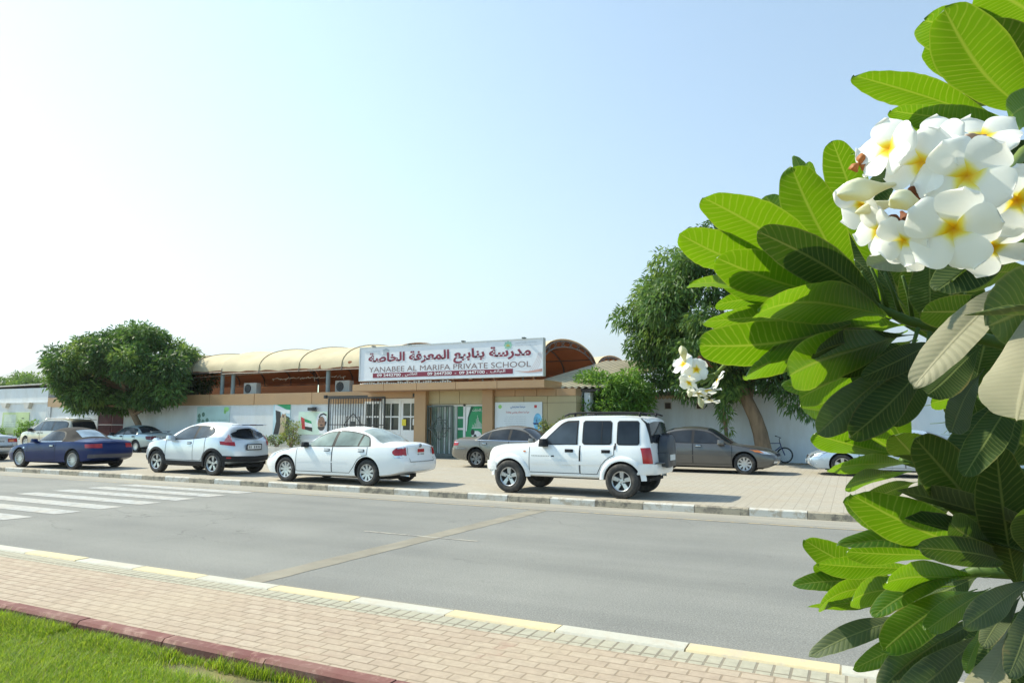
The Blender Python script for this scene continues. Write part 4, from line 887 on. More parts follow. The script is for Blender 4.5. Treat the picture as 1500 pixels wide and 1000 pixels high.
def flares(C,root,m_,rin,rout,th,a0=-15,a1=195):
    S=C.S
    for x in (S['xf'],S['xf']+S['wb']):
        for sg in (-1,1):
            rows=[]
            for k in range(29):
                a=R(a0+(a1-a0)*k/28); r=[]
                for j,(t,o) in enumerate(((0,-.04),(0,th),(.35,th*1.05),(.75,th*.8),(1,.002))):
                    rr=rin+(rout-rin)*t; xx=x+rr*math.cos(a); z=max(S['r']*.55,S['r']+rr*math.sin(a)); r.append((C.X(xx),sg*(C.side(xx,max(z,C.f['zb'](xx)+.05))+o),z))
                rows.append(r if sg>0 else r[::-1])
            q=MB(); q.grid(rows); q.build('wheel_arch_flare',m_,root,sharp=R(50))
def place(label,cat,X,Y,rz,z=0,name='parked_car',group='cars parked in front of the school'):
    t=thing(name,label,cat,(X,Y,z),rz,group,local=True); return t
def sedan(L,W,H,wb,xf,r,cowl,r0,r1,deck,hood=.93,belt=.92,deckz=1.06,nose=.68,roofw=.56,**k):
    S=dict(L=L,W=W,H=H,wb=wb,xf=xf,r=r,h=H)
    S['zt']=[(0,nose),(.06,nose+.05),(.3,nose+.13),(cowl*.6,hood-.03),(cowl-.08,hood+.02),(cowl,hood+.045),(cowl+(r0-cowl)*.5,hood+.05+(H-.06-hood-.05)*.56),(r0,H-.055),((r0+r1)/2,H),(r1,H-.05),(r1+(deck-r1)*.5,deckz+.02+(H-.05-deckz)*.54),(deck,deckz+.005),(L-.25,deckz-.008),(L-.06,deckz-.03),(L,deckz-.06)]
    S['zs']=[(0,nose-.12),(.3,nose+.05),(cowl*.8,belt-.055),(cowl+.5,belt),(r1,belt+.025),(deck,belt+.035),(L-.2,belt+.03),(L,belt+.01)]
    h=W/2; S['w']=[(0,h*.66),(.07,h*.80),(.2,h*.89),(.5,h*.965),(1.1,h*.998),(L*.5,h),(L-1.1,h*.995),(L-.5,h*.95),(L-.2,h*.905),(L-.07,h*.85),(L,h*.76)]
    S['wr']=[(0,h*.45),(.4,h*.62),(cowl,h*.80),(r0,roofw),((r0+r1)/2,roofw+.02),(r1,roofw-.01),(deck,h*.74),(L-.3,h*.72),(L,h*.55)]
    S['zb']=[(0,.30),(.3,.20),(.9,.19),(L-1,.21),(L-.4,.26),(L,.36)]
    S['lf']=[(.2,.10),(.45,0),(.6,.03),(.9,.16),(1.2,.2)]; S['lr']=[(.2,-.12),(.38,-.02),(.55,0),(.66,-.02),(.72,-.07),(1.2,-.13)]
    S.update(k); return S
def zlin(a,b,c,d): return lambda t:(a+(b-a)*t,c+(d-c)*t)
def finish(C,root,paint_,wstyle,rimr,wd=.21): wheels(C,root,wstyle,rimr,wd)
def sidewins(C,root,wins,glass,frame=None,foff=.004,goff=.008):
    if frame: C.sides('window_trim',frame,trim,root,foff,26,6)
    for wv in wins: C.sides('window',wv,glass,root,goff,14,5)
def underside(C,root):
    S=C.S; q=MB(); q.box(C.X(S['xf'])-.5,C.X(S['xf']+S['wb'])+.5,-.55,.55,C.f['zb'](2.2)-.035,C.f['zb'](2.2)+.03); q.box(C.X(S['xf'])-.04,C.X(S['xf'])+.04,-.7,.7,S['r']-.06,S['r']+.02); q.box(C.X(S['xf']+S['wb'])-.04,C.X(S['xf']+S['wb'])+.04,-.7,.7,S['r']-.06,S['r']+.02)
    q.build('underbody',rim_d,root)
# ---- white saloon
wp=paint('white car paint',(.80,.80,.79),0,.3,.03); g_lt=glassy('pale green car glass',(.20,.25,.23),.06); g_dk=glassy('dark tinted car glass',(.022,.026,.032),.05); g_gr=glassy('grey car glass',(.05,.062,.075),.05)
def make_sedan(S,root,p,gl,glr,wstyle,rimr,lampf=True,matfn=None,mats=None,dlo=None,hz=None,wins=None,dd=None,hm=None):
    C=Car(S); C.body(root,mats or [p],matfn); underside(C,root)
    zs=C.f['zs']; zt=C.f['zt']
    cw,r0,r1,dk=S['pt']; b=lambda x:zs(x)+.012
    tp=lambda x:min(zt(x)-S_crown(S)-.045, 9)
    xs0,xs1=cw+.22,dk-.33
    if wins is None:
        xm=S['xb']; q3=S['xq']
        f0=[(xs0,b(xs0),b(xs0)+.02),(xs0+(r0-xs0)*.55,b(xs0+.5),tp(xs0+(r0-xs0)*.55)),(r0+.1,b(r0),tp(r0+.1)),(xm-.045,b(xm),tp(xm))]
        f1=[(xm+.045,b(xm),tp(xm)),((xm+q3)/2,b(q3),tp((xm+q3)/2)),(q3-.03,b(q3),tp(q3-.03))]
        f2=[(q3+.03,b(q3),tp(q3+.03)),((q3+xs1)/2+.03,b(q3),tp((q3+xs1)/2+.03)*.6+b(q3)*.4 if False else tp((q3+xs1)/2+.03)),(xs1,b(xs1),b(xs1)+.02)]
        fr=[(xs0-.06,b(xs0)-.012,b(xs0)),(xs0+(r0-xs0)*.55-.03,b(xs0+.5)-.015,tp(xs0+(r0-xs0)*.55)+.025),(r0+.1,b(r0)-.015,tp(r0+.1)+.022),((r0+r1)/2,b(r0)-.015,tp((r0+r1)/2)+.022),(q3,b(q3)-.015,tp(q3)+.022),((q3+xs1)/2+.04,b(q3)-.015,tp((q3+xs1)/2+.04)+.02),(xs1+.06,b(xs1)-.012,b(xs1))]
        sidewins(C,root,[f0,f1,f2],gl,fr)
    C.top('windscreen',cw+.03,r0-.02,lambda t:.93-.0*t,glr,root,.006); C.top('rear_window',r1+.03,dk-.06,lambda t:.92,glr,root,.006)
    doors(C,root,dd,p,hm or p,hz)
    zd=zt(S['L']-.06)-.09
    for k in (1,-1):
        rows=[]
        C.lamp('boot_seam','rear',.50*k,.512*k,lambda t:(.60,zd),trim,root,.004,1,6,both=False)
    C.lamp('boot_seam','rear',-.50,.50,lambda t:(.595,.607),trim,root,.004,14,1,both=False)
    for sg in (-1,1):
        q=MB(); C.line([(S['pt'][0]-.12,zs(S['pt'][0])+.0),(S['pt'][0]-.6,zs(S['pt'][0]-.6)-.02),(.42,zs(.42)-.03)],.010,.004,q,sg); q.build('bonnet_seam',trim,root)
    return C
S=sedan(4.66,1.795,1.455,2.72,.90,.325,1.32,2.10,3.18,3.98,hood=.90,belt=.93,deckz=1.075,nose=.66); S['pt']=(1.32,2.10,3.18,3.98); S['xb']=2.52; S['xq']=3.32
r_=place('white saloon with red and white plate, between silver crossover and white off-roader','car',-12.18,14.78,R(-1))
C=make_sedan(S,r_,wp,g_lt,glassy('pale rear glass',(.33,.38,.35),.08),'nine',.215,dd=[(1.30,2.50,.30,2.33,None),(2.52,3.62,.30,3.44,(.90+2.72,.43))],hz=.86)
wheels(C,r_,'nine',.215,.205)
C.lamp('tail_lamp','rear',.56,.94,lambda t:(.71+.09*t**4,.985-.13*t**3-.03*(1-t)),redl,r_); C.lamp('tail_lamp','rear',.60,.93,lambda t:(.695,.755),whl,r_,.011,label='clear lower strip of the tail lamp'); C.lamp('tail_lamp','rear',.58,.80,lambda t:(.945-.03*t,.985-.03*t),whl,r_,.011,label='clear upper strip of the tail lamp')
C.lamp('headlight','front',.62,1.0,lambda t:(.56+.07*t,.69+.045*t),whl,r_)
plate(C,r_,'rear',.80,.30,.22,platew,off=-.0,top=redl,frame=wp)
mirrors(C,r_,1.60,.95,trim,(.085,.1,.065),.08); 
for sg in (-1,1): q=MB(); C.line([(1.33,.55),(3.0,.56)],.03,.006,q,sg); q.build('side_moulding',wp,r_)
P,d=C.wrap('rear',.96); q=MB(); q.lathe([(.001,.02),(.05,.018),(.055,0)],(C.X(P[0,0])+.0,0,.985),'x',14); q.build('badge',chrome,r_)
q=MB(); q.tube([(C.X(4.4),-.5,.27),(C.X(4.66),-.5,.26)],.025,10); q.build('exhaust_pipe',chrome,r_)
# ---- silver crossover
sp=paint('silver white paint',(.60,.64,.68),.35,.3,.05)
H=1.56; S=dict(L=4.02,W=1.765,wb=2.53,xf=.80,r=.345,crown=.10,gap=.05,bulge=.10,leand=.8)
S['zt']=[(0,.84),(.06,.91),(.25,.98),(.7,1.04),(1.0,1.08),(1.12,1.11),(1.45,1.32),(1.85,1.50),(2.25,H),(2.7,1.555),(3.2,1.51),(3.6,1.47),(3.72,1.44),(3.83,1.36),(3.95,1.18),(4.02,1.1)]
S['zs']=[(0,.70),(.3,.90),(1.0,1.0),(1.6,1.02),(2.4,1.05),(2.9,1.10),(3.4,1.14),(3.83,1.08),(4.02,.98)]
h=.8825; S['w']=[(0,.56),(.08,.68),(.25,.79),(.55,.86),(.85,.885),(1.4,.845),(2.0,.84),(2.6,.86),(3.2,.885),(3.55,.86),(3.82,.78),(3.96,.69),(4.02,.6)]
S['wr']=[(0,.40),(.5,.58),(1.12,.70),(1.85,.56),(2.3,.57),(3.0,.54),(3.6,.50),(3.85,.50),(4.02,.46)]
S['zb']=[(0,.36),(.4,.26),(1.0,.25),(3.4,.27),(3.7,.32),(4.02,.42)]
S['lf']=[(.3,.1),(.55,0),(.8,.05),(1.2,.22)]; S['lr']=[(.25,-.10),(.45,0),(.75,-.02),(.95,-.07),(1.2,-.18),(1.5,-.40)]
r_=place('silver crossover with bulging wings, black wheel arches and a rear spoiler','car',-18.12,15.3,R(-1.5))
C=Car(S); C.body(r_,[sp]); underside(C,r_); b=C.f['zs']
sidewins(C,r_,[[(1.42,1.035,1.05),(1.75,1.03,1.30),(2.05,1.04,1.40),(2.42,1.06,1.43)],[(2.52,1.065,1.43),(2.8,1.09,1.42),(3.05,1.12,1.36),(3.22,1.20,1.27)]],g_gr,[(1.36,1.02,1.03),(1.75,1.012,1.32),(2.05,1.02,1.425),(2.5,1.045,1.455),(2.85,1.075,1.44),(3.08,1.10,1.38),(3.27,1.18,1.26)])
C.top('windscreen',1.16,1.80,.93,g_gr,r_)
C.lamp('rear_window','rear',-.60,.60,lambda t:(1.06+.06*abs(2*t-1)**2,1.37-.16*abs(2*t-1)**2),g_dk,r_,.03,16,6,both=False)
q=MB(); q.rbox((C.X(3.84),0,1.475),(.17,.55,.018),0,.05); o=q.build('spoiler',sp,r_,sharp=R(50)); q=MB(); q.rbox((C.X(3.92),0,1.462),(.12,.40,.01),0,.04); q.build('spoiler_shade',trim,o); q=MB(); q.box(C.X(3.99),C.X(4.015),-.12,.12,1.462,1.482); q.build('brake_light',redl,o)
C.lamp('tail_lamp','rear',.60,1.02,lambda t:(.86+.04*t,.98+.02*t),redl,r_,.02); C.lamp('tail_lamp','rear',.66,.86,lambda t:(.975+.0*t,1.20-.18*t),pinkl,r_,.022,label='pale upper horn of the boomerang tail lamp')
C.lamp('headlight','front',.5,.8,lambda t:(.56,.70),whl,r_)
for sg in (-1,1):
    q=MB(); q.rbox((C.X(.42),sg*.6,1.0),(.16,.07,.045),0,.05,0,.6); q.build('position_lamp',whl,r_,sharp=R(60))
flares(C,r_,trim,.375,.455,.012,-12,192)
C.sides('sill_cladding',[(1.15,.27,.40),(2.0,.27,.39),(2.95,.27,.40)],trim,r_,.012)
C.lamp('lower_bumper','rear',-1.0,1.0,lambda t:(.40,.55+.03*abs(2*t-1)),trim,r_,.015,20,4,both=False); C.lamp('lower_bumper','front',-.9,.9,lambda t:(.38,.52),trim,r_,.015,20,4,both=False)
for sg in (-1,1): pass
C.lamp('reflector','rear',.72,.85,lambda t:(.50,.54),redl,r_,.022)
plate(C,r_,'rear',.82,.50,.12,platew,off=.02,frame=trim)
doors(C,r_,[(1.22,2.46,.42,2.28,None),(2.46,3.0,.42,None,(.80+2.53,.47))],sp,sp,.93)
mirrors(C,r_,1.52,1.03,sp,(.11,.12,.08),.12); wheels(C,r_,'juke',.235,.22)
# ---- blue convertible
bp=paint('deep blue paint',(.002,.014,.085),.0,.3,.005,.12,.25); softtop=mat('black soft top',(.032,.028,.026),.95,.2,5,bmp=.3,bscale=60)
S=sedan(4.45,1.722,1.36,2.69,.86,.315,1.42,2.05,2.75,3.50,hood=.86,belt=.86,deckz=.99,nose=.60,roofw=.54,crown=.10); S['pt']=(1.42,2.05,2.75,3.50)
S['zt']=[(0,.60),(.06,.66),(.3,.73),(.9,.83),(1.35,.90),(1.42,.92),(1.75,1.12),(2.05,1.30),(2.4,1.36),(2.75,1.335),(3.1,1.22),(3.5,1.01),(3.6,.99),(4.2,.965),(4.39,.935),(4.45,.90)]
S['wr'][4]=(2.4,.56); S['gap']=.04
r_=place('dark blue two-door convertible with a black soft top raised','car',-24.3,14.8,R(3))
C=Car(S); C.body(r_,[bp,softtop],lambda x,j,s:1 if (j>s.iu and 2.0<x<3.52) else 0); underside(C,r_); b=C.f['zs']
sidewins(C,r_,[[(1.66,.885,.90),(1.9,.885,1.09),(2.15,.89,1.20),(2.5,.90,1.225),(2.75,.91,1.19),(2.95,.92,1.04)]],g_dk,[(1.60,.87,.88),(1.9,.87,1.12),(2.15,.87,1.225),(2.5,.88,1.25),(2.8,.89,1.20),(3.02,.90,1.0)])
for sg in (-1,1): q=MB(); C.line([(1.62,.875),(2.4,.885),(3.0,.905)],.02,.012,q,sg); q.build('belt_trim',chrome,r_)
C.top('windscreen',1.45,2.0,.93,g_dk,r_); C.top('rear_window',2.98,3.42,.66,glassy('hazy plastic window',(.30,.38,.45),.12),r_,.01)
for sg in (-1,1): q=MB(); C.line([(1.44,.91),(1.75,1.08),(2.02,1.24)],.05,.014,q,sg); q.build('windscreen_pillar',chrome,r_)
C.lamp('tail_lamp','rear',.42,.98,lambda t:(.70,.84-.02*t),redl,r_); plate(C,r_,'rear',.79,.50,.12,platew,off=-.03); C.lamp('headlight','front',.45,.75,lambda t:(.48,.60),whl,r_)
C.lamp('bumper_shade','rear',-.9,.9,lambda t:(.38,.50),paint('dull blue plastic',(.02,.025,.05),0,.5,.1),r_,.012,20,4,both=False)
doors(C,r_,[(1.30,2.72,.28,2.55,None)],bp,chrome,.75); mirrors(C,r_,1.66,.88,bp,(.09,.1,.06)); q=MB(); C.line([(1.06,.67),(1.14,.67)],.04,.006,q,-1); q.build('side_repeater',whl,r_)
wheels(C,r_,'multi',.225,.215)
# ---- white off-roader
S=dict(L=4.08,x0=.13,W=1.80,wb=2.649,xf=.79,r=.360,crown=.05,gap=.07,lift=.02,bulge=.03,leand=.5,inset=-.02)
S['zt']=[(.13,1.0),(.18,1.035),(.32,1.065),(.8,1.09),(1.25,1.13),(1.36,1.16),(1.70,1.46),(2.02,1.685),(2.5,1.73),(3.2,1.735),(3.7,1.72),(3.97,1.70),(4.08,1.67)]
S['zs']=[(.13,.88),(.35,.96),(1.2,1.04),(1.6,1.075),(2.5,1.09),(3.95,1.11),(4.08,1.10)]
S['w']=[(.13,.62),(.18,.72),(.28,.79),(.5,.83),(1.0,.855),(2.5,.86),(3.6,.855),(3.9,.835),(4.03,.80),(4.08,.76)]
S['wr']=[(.13,.55),(.45,.66),(1.36,.76),(2.02,.665),(2.8,.69),(3.7,.68),(4.08,.65)]
S['zb']=[(.13,.46),(.35,.40),(.9,.38),(3.4,.38),(3.7,.44),(4.08,.50)]
S['lf']=[(.35,.06),(.55,0),(.8,.02),(1.1,.06)]; S['lr']=[(.4,-.02),(.6,0),(.95,-.03),(1.1,-.05),(1.72,-.15)]
r_=place('white boxy off-roader with roof rails and a covered spare wheel on its tailgate','car',-5.68,15.0,R(-1))
C=Car(S); C.body(r_,[wp]); underside(C,r_)
wf=[(1.62,1.10,1.13),(1.85,1.10,1.36),(2.07,1.105,1.53),(2.18,1.11,1.57),(2.40,1.11,1.58)]
sidewins(C,r_,[wf],g_gr,None,0,.010); C.sides('window_trim',[(1.57,1.085,1.11),(1.85,1.085,1.39),(2.06,1.09,1.57),(2.18,1.095,1.612),(2.43,1.095,1.62)],trim,r_,.006)
for a,b_ in ((2.56,3.18),(3.34,3.80)):
    C.sides('window_trim',[(a-.025,1.14,1.575),(a+.02,1.10,1.615),(b_-.02,1.105,1.615),(b_+.025,1.145,1.575)],trim,r_,.006); C.sides('window',[(a,1.155,1.56),(a+.03,1.125,1.59),(b_-.03,1.13,1.59),(b_,1.16,1.56)],g_dk,r_,.010)
q=MB()
for sg in (-1,1): C.line([(2.98,1.12),(2.98,1.59)],.018,.013,q,sg)
q.build('window_divider',trim,r_)
C.top('windscreen',1.40,1.98,.93,g_gr,r_); C.lamp('rear_window','rear',-.62,.62,lambda t:(1.14+.03*abs(2*t-1)**4,1.60-.05*abs(2*t-1)**4),g_dk,r_,.012,14,6,both=False)
C.lamp('rear_quarter_trim','rear',.60,.72,lambda t:(1.15,1.66),trim,r_,.010)
flares(C,r_,wp,.41,.515,.04,2,178)
C.sides('side_moulding',[(1.30,.66,.74),(2.0,.66,.74),(2.96,.67,.75)],wp,r_,.018,8,4); C.sides('rocker_panel',[(1.25,.385,.47),(2.0,.385,.47),(2.95,.385,.47)],wp,r_,.015)
doors(C,r_,[(1.28,2.48,.48,2.24,None),(2.50,3.26,.48,3.08,(.79+2.649,.56))],wp,trim,.965)
q=MB()
for sg in (-1,1):
    C.line([(2.49,.66),(2.49,.98)],.03,.012,q,sg); C.line([(3.29,1.0),(3.29,1.14)],.03,.012,q,sg)
q.build('door_gap_trim',trim,r_)
C.lamp('tail_lamp','rear',.76,.965,lambda t:(.73,1.06-.01*t),redl,r_,.014); C.lamp('headlight','front',.42,.68,lambda t:(.72,.88),whl,r_); C.lamp('indicator','front',.80,.90,lambda t:(.62,.68),orl,r_,.02)
q=MB(); C.line([(1.13,.93),(1.19,.93)],.035,.008,q,-1); q.build('side_repeater',orl,r_)
C.lamp('bumper','rear',-1.05,1.05,lambda t:(.50,.72),wp,r_,.05,22,4,both=False); C.lamp('bumper','front',-1.02,1.02,lambda t:(.50,.70),wp,r_,.045,22,4,both=False)
q=MB(); q.rbox((C.X(4.13),0,.735),(.1,.62,.012),0,.05); q.build('bumper_step',mat('grey plastic',(.12,.12,.12),.6,.1,6),r_)
for sg in (-1,1):
    q=MB(); P=[(C.X(x),sg*.625,z) for x,z in ((2.05,1.71),(2.16,1.76),(2.4,1.783),(3.3,1.79),(3.8,1.78),(3.93,1.73))]; q.tube(P,[.018,.022,.022,.022,.022,.018],8); q.obox((C.X(3.78),sg*.625,1.70),(C.X(3.78),sg*.625,1.785),.07,.03); q.obox((C.X(2.3),sg*.6,1.70),(C.X(2.3),sg*.6,1.785),.07,.03); q.build('roof_rail',trim,r_,smooth=True)
q=MB(); pr=[(.001,.0),(.33,.0),(.365,.03),(.37,.12),(.35,.20),(.30,.235),(.001,.245)]; q.lathe([(a,b_) for a,b_ in pr],(C.X(4.06),.02,.98),'x',28); sw=q.build('spare_wheel_cover',mat('dark grey vinyl',(.045,.05,.058),.5,.15,6),r_,sharp=R(40))
q=MB(); q.rbox((C.X(4.16),.0,.80),(.13,.36,.15),0,.04); q.box(C.X(4.29),C.X(4.305),-.2,.2,.78,.9,1); q.build('lower_cover',[MATS['dark grey vinyl'],platew],sw,sharp=R(40))
q=MB()
for k in range(6): q.obox((C.X(4.06)+.05+.03*k,-.17+.02*k*0,1.335),(C.X(4.06)+.05+.03*k,.2,1.335),.012,.02)
q.build('cover_ribs',trim,sw); mirrors(C,r_,1.66,1.10,trim,(.085,.12,.085),.11)
q=MB(); q.tube([(C.X(1.85),-.50,1.28)]+[(C.X(1.85)-.05*math.cos(a),-.42+.19*math.cos(a),1.22+.19*math.sin(a)) for a in np.linspace(0,5.9,16)],.014,6); q.build('steering_wheel',trim,r_)
q=MB(); C.lamp('rear_wiper','rear',-.3,.1,lambda t:(1.15+.05*t,1.165+.05*t),trim,r_,.02,6,1,both=False)
for sg in (-1,1):
    q=MB()
    for k in range(11): x=1.34+.04*k; C.line([(x,.84),(x+.026,.84)],.022,.007,q,sg)
    q.build('side_lettering',mat('grey lettering',(.36,.36,.35),.5),r_); q=MB(); C.line([(1.82,.84),(1.89,.84)],.03,.007,q,sg); q.build('side_badge',trim,r_)
wheels(C,r_,'five',.215,.245)
# ---- grey saloon half hidden behind the white off-roader (faces right)
gp=paint('grey beige paint',(.20,.185,.16),.5,.3,.07)
S=sedan(4.995,1.83,1.47,2.925,.97,.335,1.45,2.25,3.25,4.15,hood=.90,belt=.93,deckz=1.06,nose=.67); S['pt']=(1.45,2.25,3.25,4.15); S['xb']=2.62; S['xq']=3.42
r_=place('grey beige saloon facing right, half hidden behind the white off-roader','car',-10.45,22.25,R(180))
C=make_sedan(S,r_,gp,g_dk,g_dk,'six',.225,dd=[(1.40,2.6,.30,2.42,None),(2.62,3.75,.30,3.55,(.97+2.925,.44))],hz=.84,hm=chrome)
for sg in (-1,1):
    q=MB(); C.line([(1.72,.945),(2.6,.95),(3.85,.965)],.02,.012,q,sg); q.build('chrome_strip',chrome,r_); q=MB(); C.line([(4.3,.66),(4.75,.66)],.025,.006,q,sg); q.build('bumper_strip',chrome,r_); wheels(C,r_,'six',.225,.21)
C.lamp('tail_lamp','rear',.70,1.02,lambda t:(.74+.03*t,.95-.08*t),redl,r_); C.lamp('tail_lamp','rear',.72,1.0,lambda t:(.86,.90-.02*t),whl,r_,.011,label='clear strip of the tail lamp'); C.lamp('headlight','front',.5,.95,lambda t:(.56,.68),whl,r_); mirrors(C,r_,1.72,.94,gp)
# ---- dark grey saloon (faces right)
dg_=paint('dark grey paint',(.095,.09,.085),.4,.3,.10)
S=sedan(4.815,1.795,1.48,2.72,.93,.325,1.32,2.10,3.18,4.02,hood=.90,belt=.93,deckz=1.075,nose=.66); S['pt']=(1.32,2.10,3.18,4.02); S['xb']=2.52; S['xq']=3.32
r_=place('dark grey saloon facing right toward the tree and bicycle, its tail behind the white off-roader','car',-4.42,23.5,R(180))
C=make_sedan(S,r_,dg_,g_dk,g_dk,'nine',.215,dd=[(1.30,2.50,.30,2.33,None),(2.52,3.62,.30,3.44,(.93+2.72,.43))],hz=.86,hm=chrome)
C.lamp('tail_lamp','rear',.56,.94,lambda t:(.72,.96-.05*t),redl,r_); C.lamp('headlight','front',.50,1.02,lambda t:(.60+.05*t,.70+.05*t),whl,r_); C.lamp('indicator','front',.92,1.14,lambda t:(.665+.03*t,.75+.02*t),orl,r_,.012)
C.lamp('fog_lamp','front',.55,.74,lambda t:(.36,.43),whl,r_,.012); C.lamp('grille','front',-.42,.42,lambda t:(.56,.64),trim,r_,.012,12,4,both=False); mirrors(C,r_,1.62,.95,dg_)
C.sides('side_moulding',[(1.36,.535,.565),(2.0,.54,.57),(3.2,.545,.575)],dg_,r_,.010,8,3); wheels(C,r_,'nine',.215,.205)
# ---- pale blue silver saloon at right (faces left)
bs_=paint('pale blue silver paint',(.42,.50,.58),.45,.28,.05)
S=sedan(4.92,1.78,1.42,2.75,.99,.325,1.50,2.30,3.25,4.12,hood=.86,belt=.89,deckz=1.02,nose=.62); S['pt']=(1.50,2.30,3.25,4.12); S['xb']=2.66; S['xq']=3.42
r_=place('pale blue silver saloon facing left, mostly hidden behind the frangipani leaves','car',1.06,24.3,R(0))
C=make_sedan(S,r_,bs_,g_dk,g_dk,'five',.225,dd=[(1.45,2.65,.28,2.46,None),(2.67,3.75,.28,3.55,(.99+2.75,.43))],hz=.82,hm=chrome)
C.lamp('headlight','front',.50,1.0,lambda t:(.52+.04*t,.65+.03*t),whl,r_); C.lamp('headlight_ring','front',.64,.78,lambda t:(.565-.03*math.sin(PI*t),.605+.035*math.sin(PI*t)),chrome,r_,.014); C.lamp('fog_lamp','front',.5,.72,lambda t:(.33,.40),whl,r_,.012); C.lamp('grille','front',-.36,.36,lambda t:(.50,.60),trim,r_,.012,12,4,both=False)
plate(C,r_,'front',.40,.5,.11,platew,off=.03); C.lamp('tail_lamp','rear',.5,.94,lambda t:(.72,.90),redl,r_); mirrors(C,r_,1.78,.90,bs_); wheels(C,r_,'five',.225,.21)
# ---- gold people carrier
go=paint('champagne gold paint',(.50,.45,.36),.4,.3,.08)
S=dict(L=5.08,W=1.965,wb=3.03,xf=1.0,r=.34,crown=.09,gap=.05,bulge=.08,leand=.6)
S['zt']=[(0,.75),(.06,.82),(.3,.93),(.8,1.03),(1.05,1.08),(1.5,1.36),(2.0,1.62),(2.6,1.71),(3.4,1.73),(4.3,1.71),(4.8,1.67),(5.0,1.62),(5.08,1.58)]
S['zs']=[(0,.64),(.3,.84),(1.0,.97),(2.0,1.0),(4.8,1.05),(5.08,1.02)]; h=.98
S['w']=[(0,.6),(.08,.74),(.25,.85),(.6,.94),(1.2,.98),(3.5,.98),(4.4,.96),(4.8,.9),(4.98,.83),(5.08,.74)]
S['wr']=[(0,.5),(.5,.66),(1.05,.80),(2.0,.66),(3.0,.70),(4.5,.68),(5.08,.62)]; S['zb']=[(0,.32),(.5,.24),(4.3,.25),(5.08,.40)]
S['lf']=[(.3,.08),(.5,0),(.75,.06),(1.2,.25)]; S['lr']=[(.3,-.06),(.5,0),(.95,-.04),(1.1,-.08),(1.7,-.35)]
r_=place('champagne gold people carrier with roof rails, parked behind the blue convertible','car',-42.1,24.9,R(0))
C=Car(S); C.body(r_,[go]); underside(C,r_)
sidewins(C,r_,[[(1.42,1.03,1.05),(1.75,1.03,1.34),(2.05,1.03,1.50),(2.35,1.03,1.555)],[(2.43,1.03,1.555),(2.9,1.035,1.57),(3.42,1.04,1.57)],[(3.5,1.04,1.57),(4.1,1.05,1.56),(4.58,1.07,1.50),(4.72,1.1,1.4)]],g_gr,[(1.34,1.015,1.03),(1.75,1.01,1.37),(2.05,1.01,1.53),(2.6,1.015,1.59),(4.1,1.03,1.585),(4.62,1.05,1.52),(4.78,1.08,1.4)])
C.top('windscreen',1.12,1.95,.92,g_gr,r_); C.lamp('rear_window','rear',-.66,.66,lambda t:(1.12,1.55-.04*abs(2*t-1)**3),g_dk,r_,.012,14,6,both=False)
C.lamp('tail_lamp','rear',.66,1.12,lambda t:(.95,1.10),redl,r_,.012); C.lamp('tail_lamp','rear',.3,.66,lambda t:(.97,1.07),redl,r_,.012); C.lamp('headlight','front',.5,1.0,lambda t:(.6,.76),whl,r_)
q=MB(); q.rbox((C.X(4.93),0,1.66),(.14,.66,.02),0,.05); q.build('spoiler',go,r_,sharp=R(50))
for sg in (-1,1): q=MB(); q.tube([(C.X(x),sg*.66,z) for x,z in ((2.3,1.69),(2.45,1.755),(4.3,1.76),(4.5,1.70))],.02,6); q.build('roof_rail',chrome,r_)
doors(C,r_,[(1.25,2.38,.32,2.2,None),(2.40,3.46,.32,2.55,None)],go,go,.9); mirrors(C,r_,1.5,1.03,trim,(.1,.12,.09)); wheels(C,r_,'six',.225,.21); plate(C,r_,'rear',.85,.5,.12,platew,off=.0)
# ---- teal silver small saloon
tp_=paint('teal silver paint',(.36,.43,.44),.4,.3,.07)
S=sedan(4.35,1.69,1.385,2.535,.84,.30,1.22,1.95,2.95,3.62,hood=.86,belt=.88,deckz=1.0,nose=.62,roofw=.52); S['pt']=(1.22,1.95,2.95,3.62); S['xb']=2.34; S['xq']=3.06
r_=place('small teal silver saloon in the shade of the leafy tree, behind the silver crossover','car',-34.3,24.3,R(-2))
C=make_sedan(S,r_,tp_,g_gr,g_dk,'cap',.19,dd=[(1.2,2.32,.28,2.16,None),(2.34,3.3,.28,3.16,(.84+2.535,.40))],hz=.80,hm=trim)
C.lamp('tail_lamp','rear',.34,.86,lambda t:(.66,.82),paint('dark red lens',(.12,.010,.016),0,.3,.02,.2),r_); plate(C,r_,'rear',.74,.42,.12,platew,off=-.0); C.lamp('headlight','front',.4,.85,lambda t:(.52,.62),whl,r_); mirrors(C,r_,1.42,.88,trim); wheels(C,r_,'cap',.19,.19)
q=MB(); q.box(C.X(4.12),C.X(4.2),-.55,.55,1.06,1.085); q.box(C.X(4.1),C.X(4.2),-.5,-.42,1.0,1.06); q.box(C.X(4.1),C.X(4.2),.42,.5,1.0,1.06); q.build('spoiler',paint('teal silver paint dark',(.2,.23,.26),.4,.3,.05),r_)
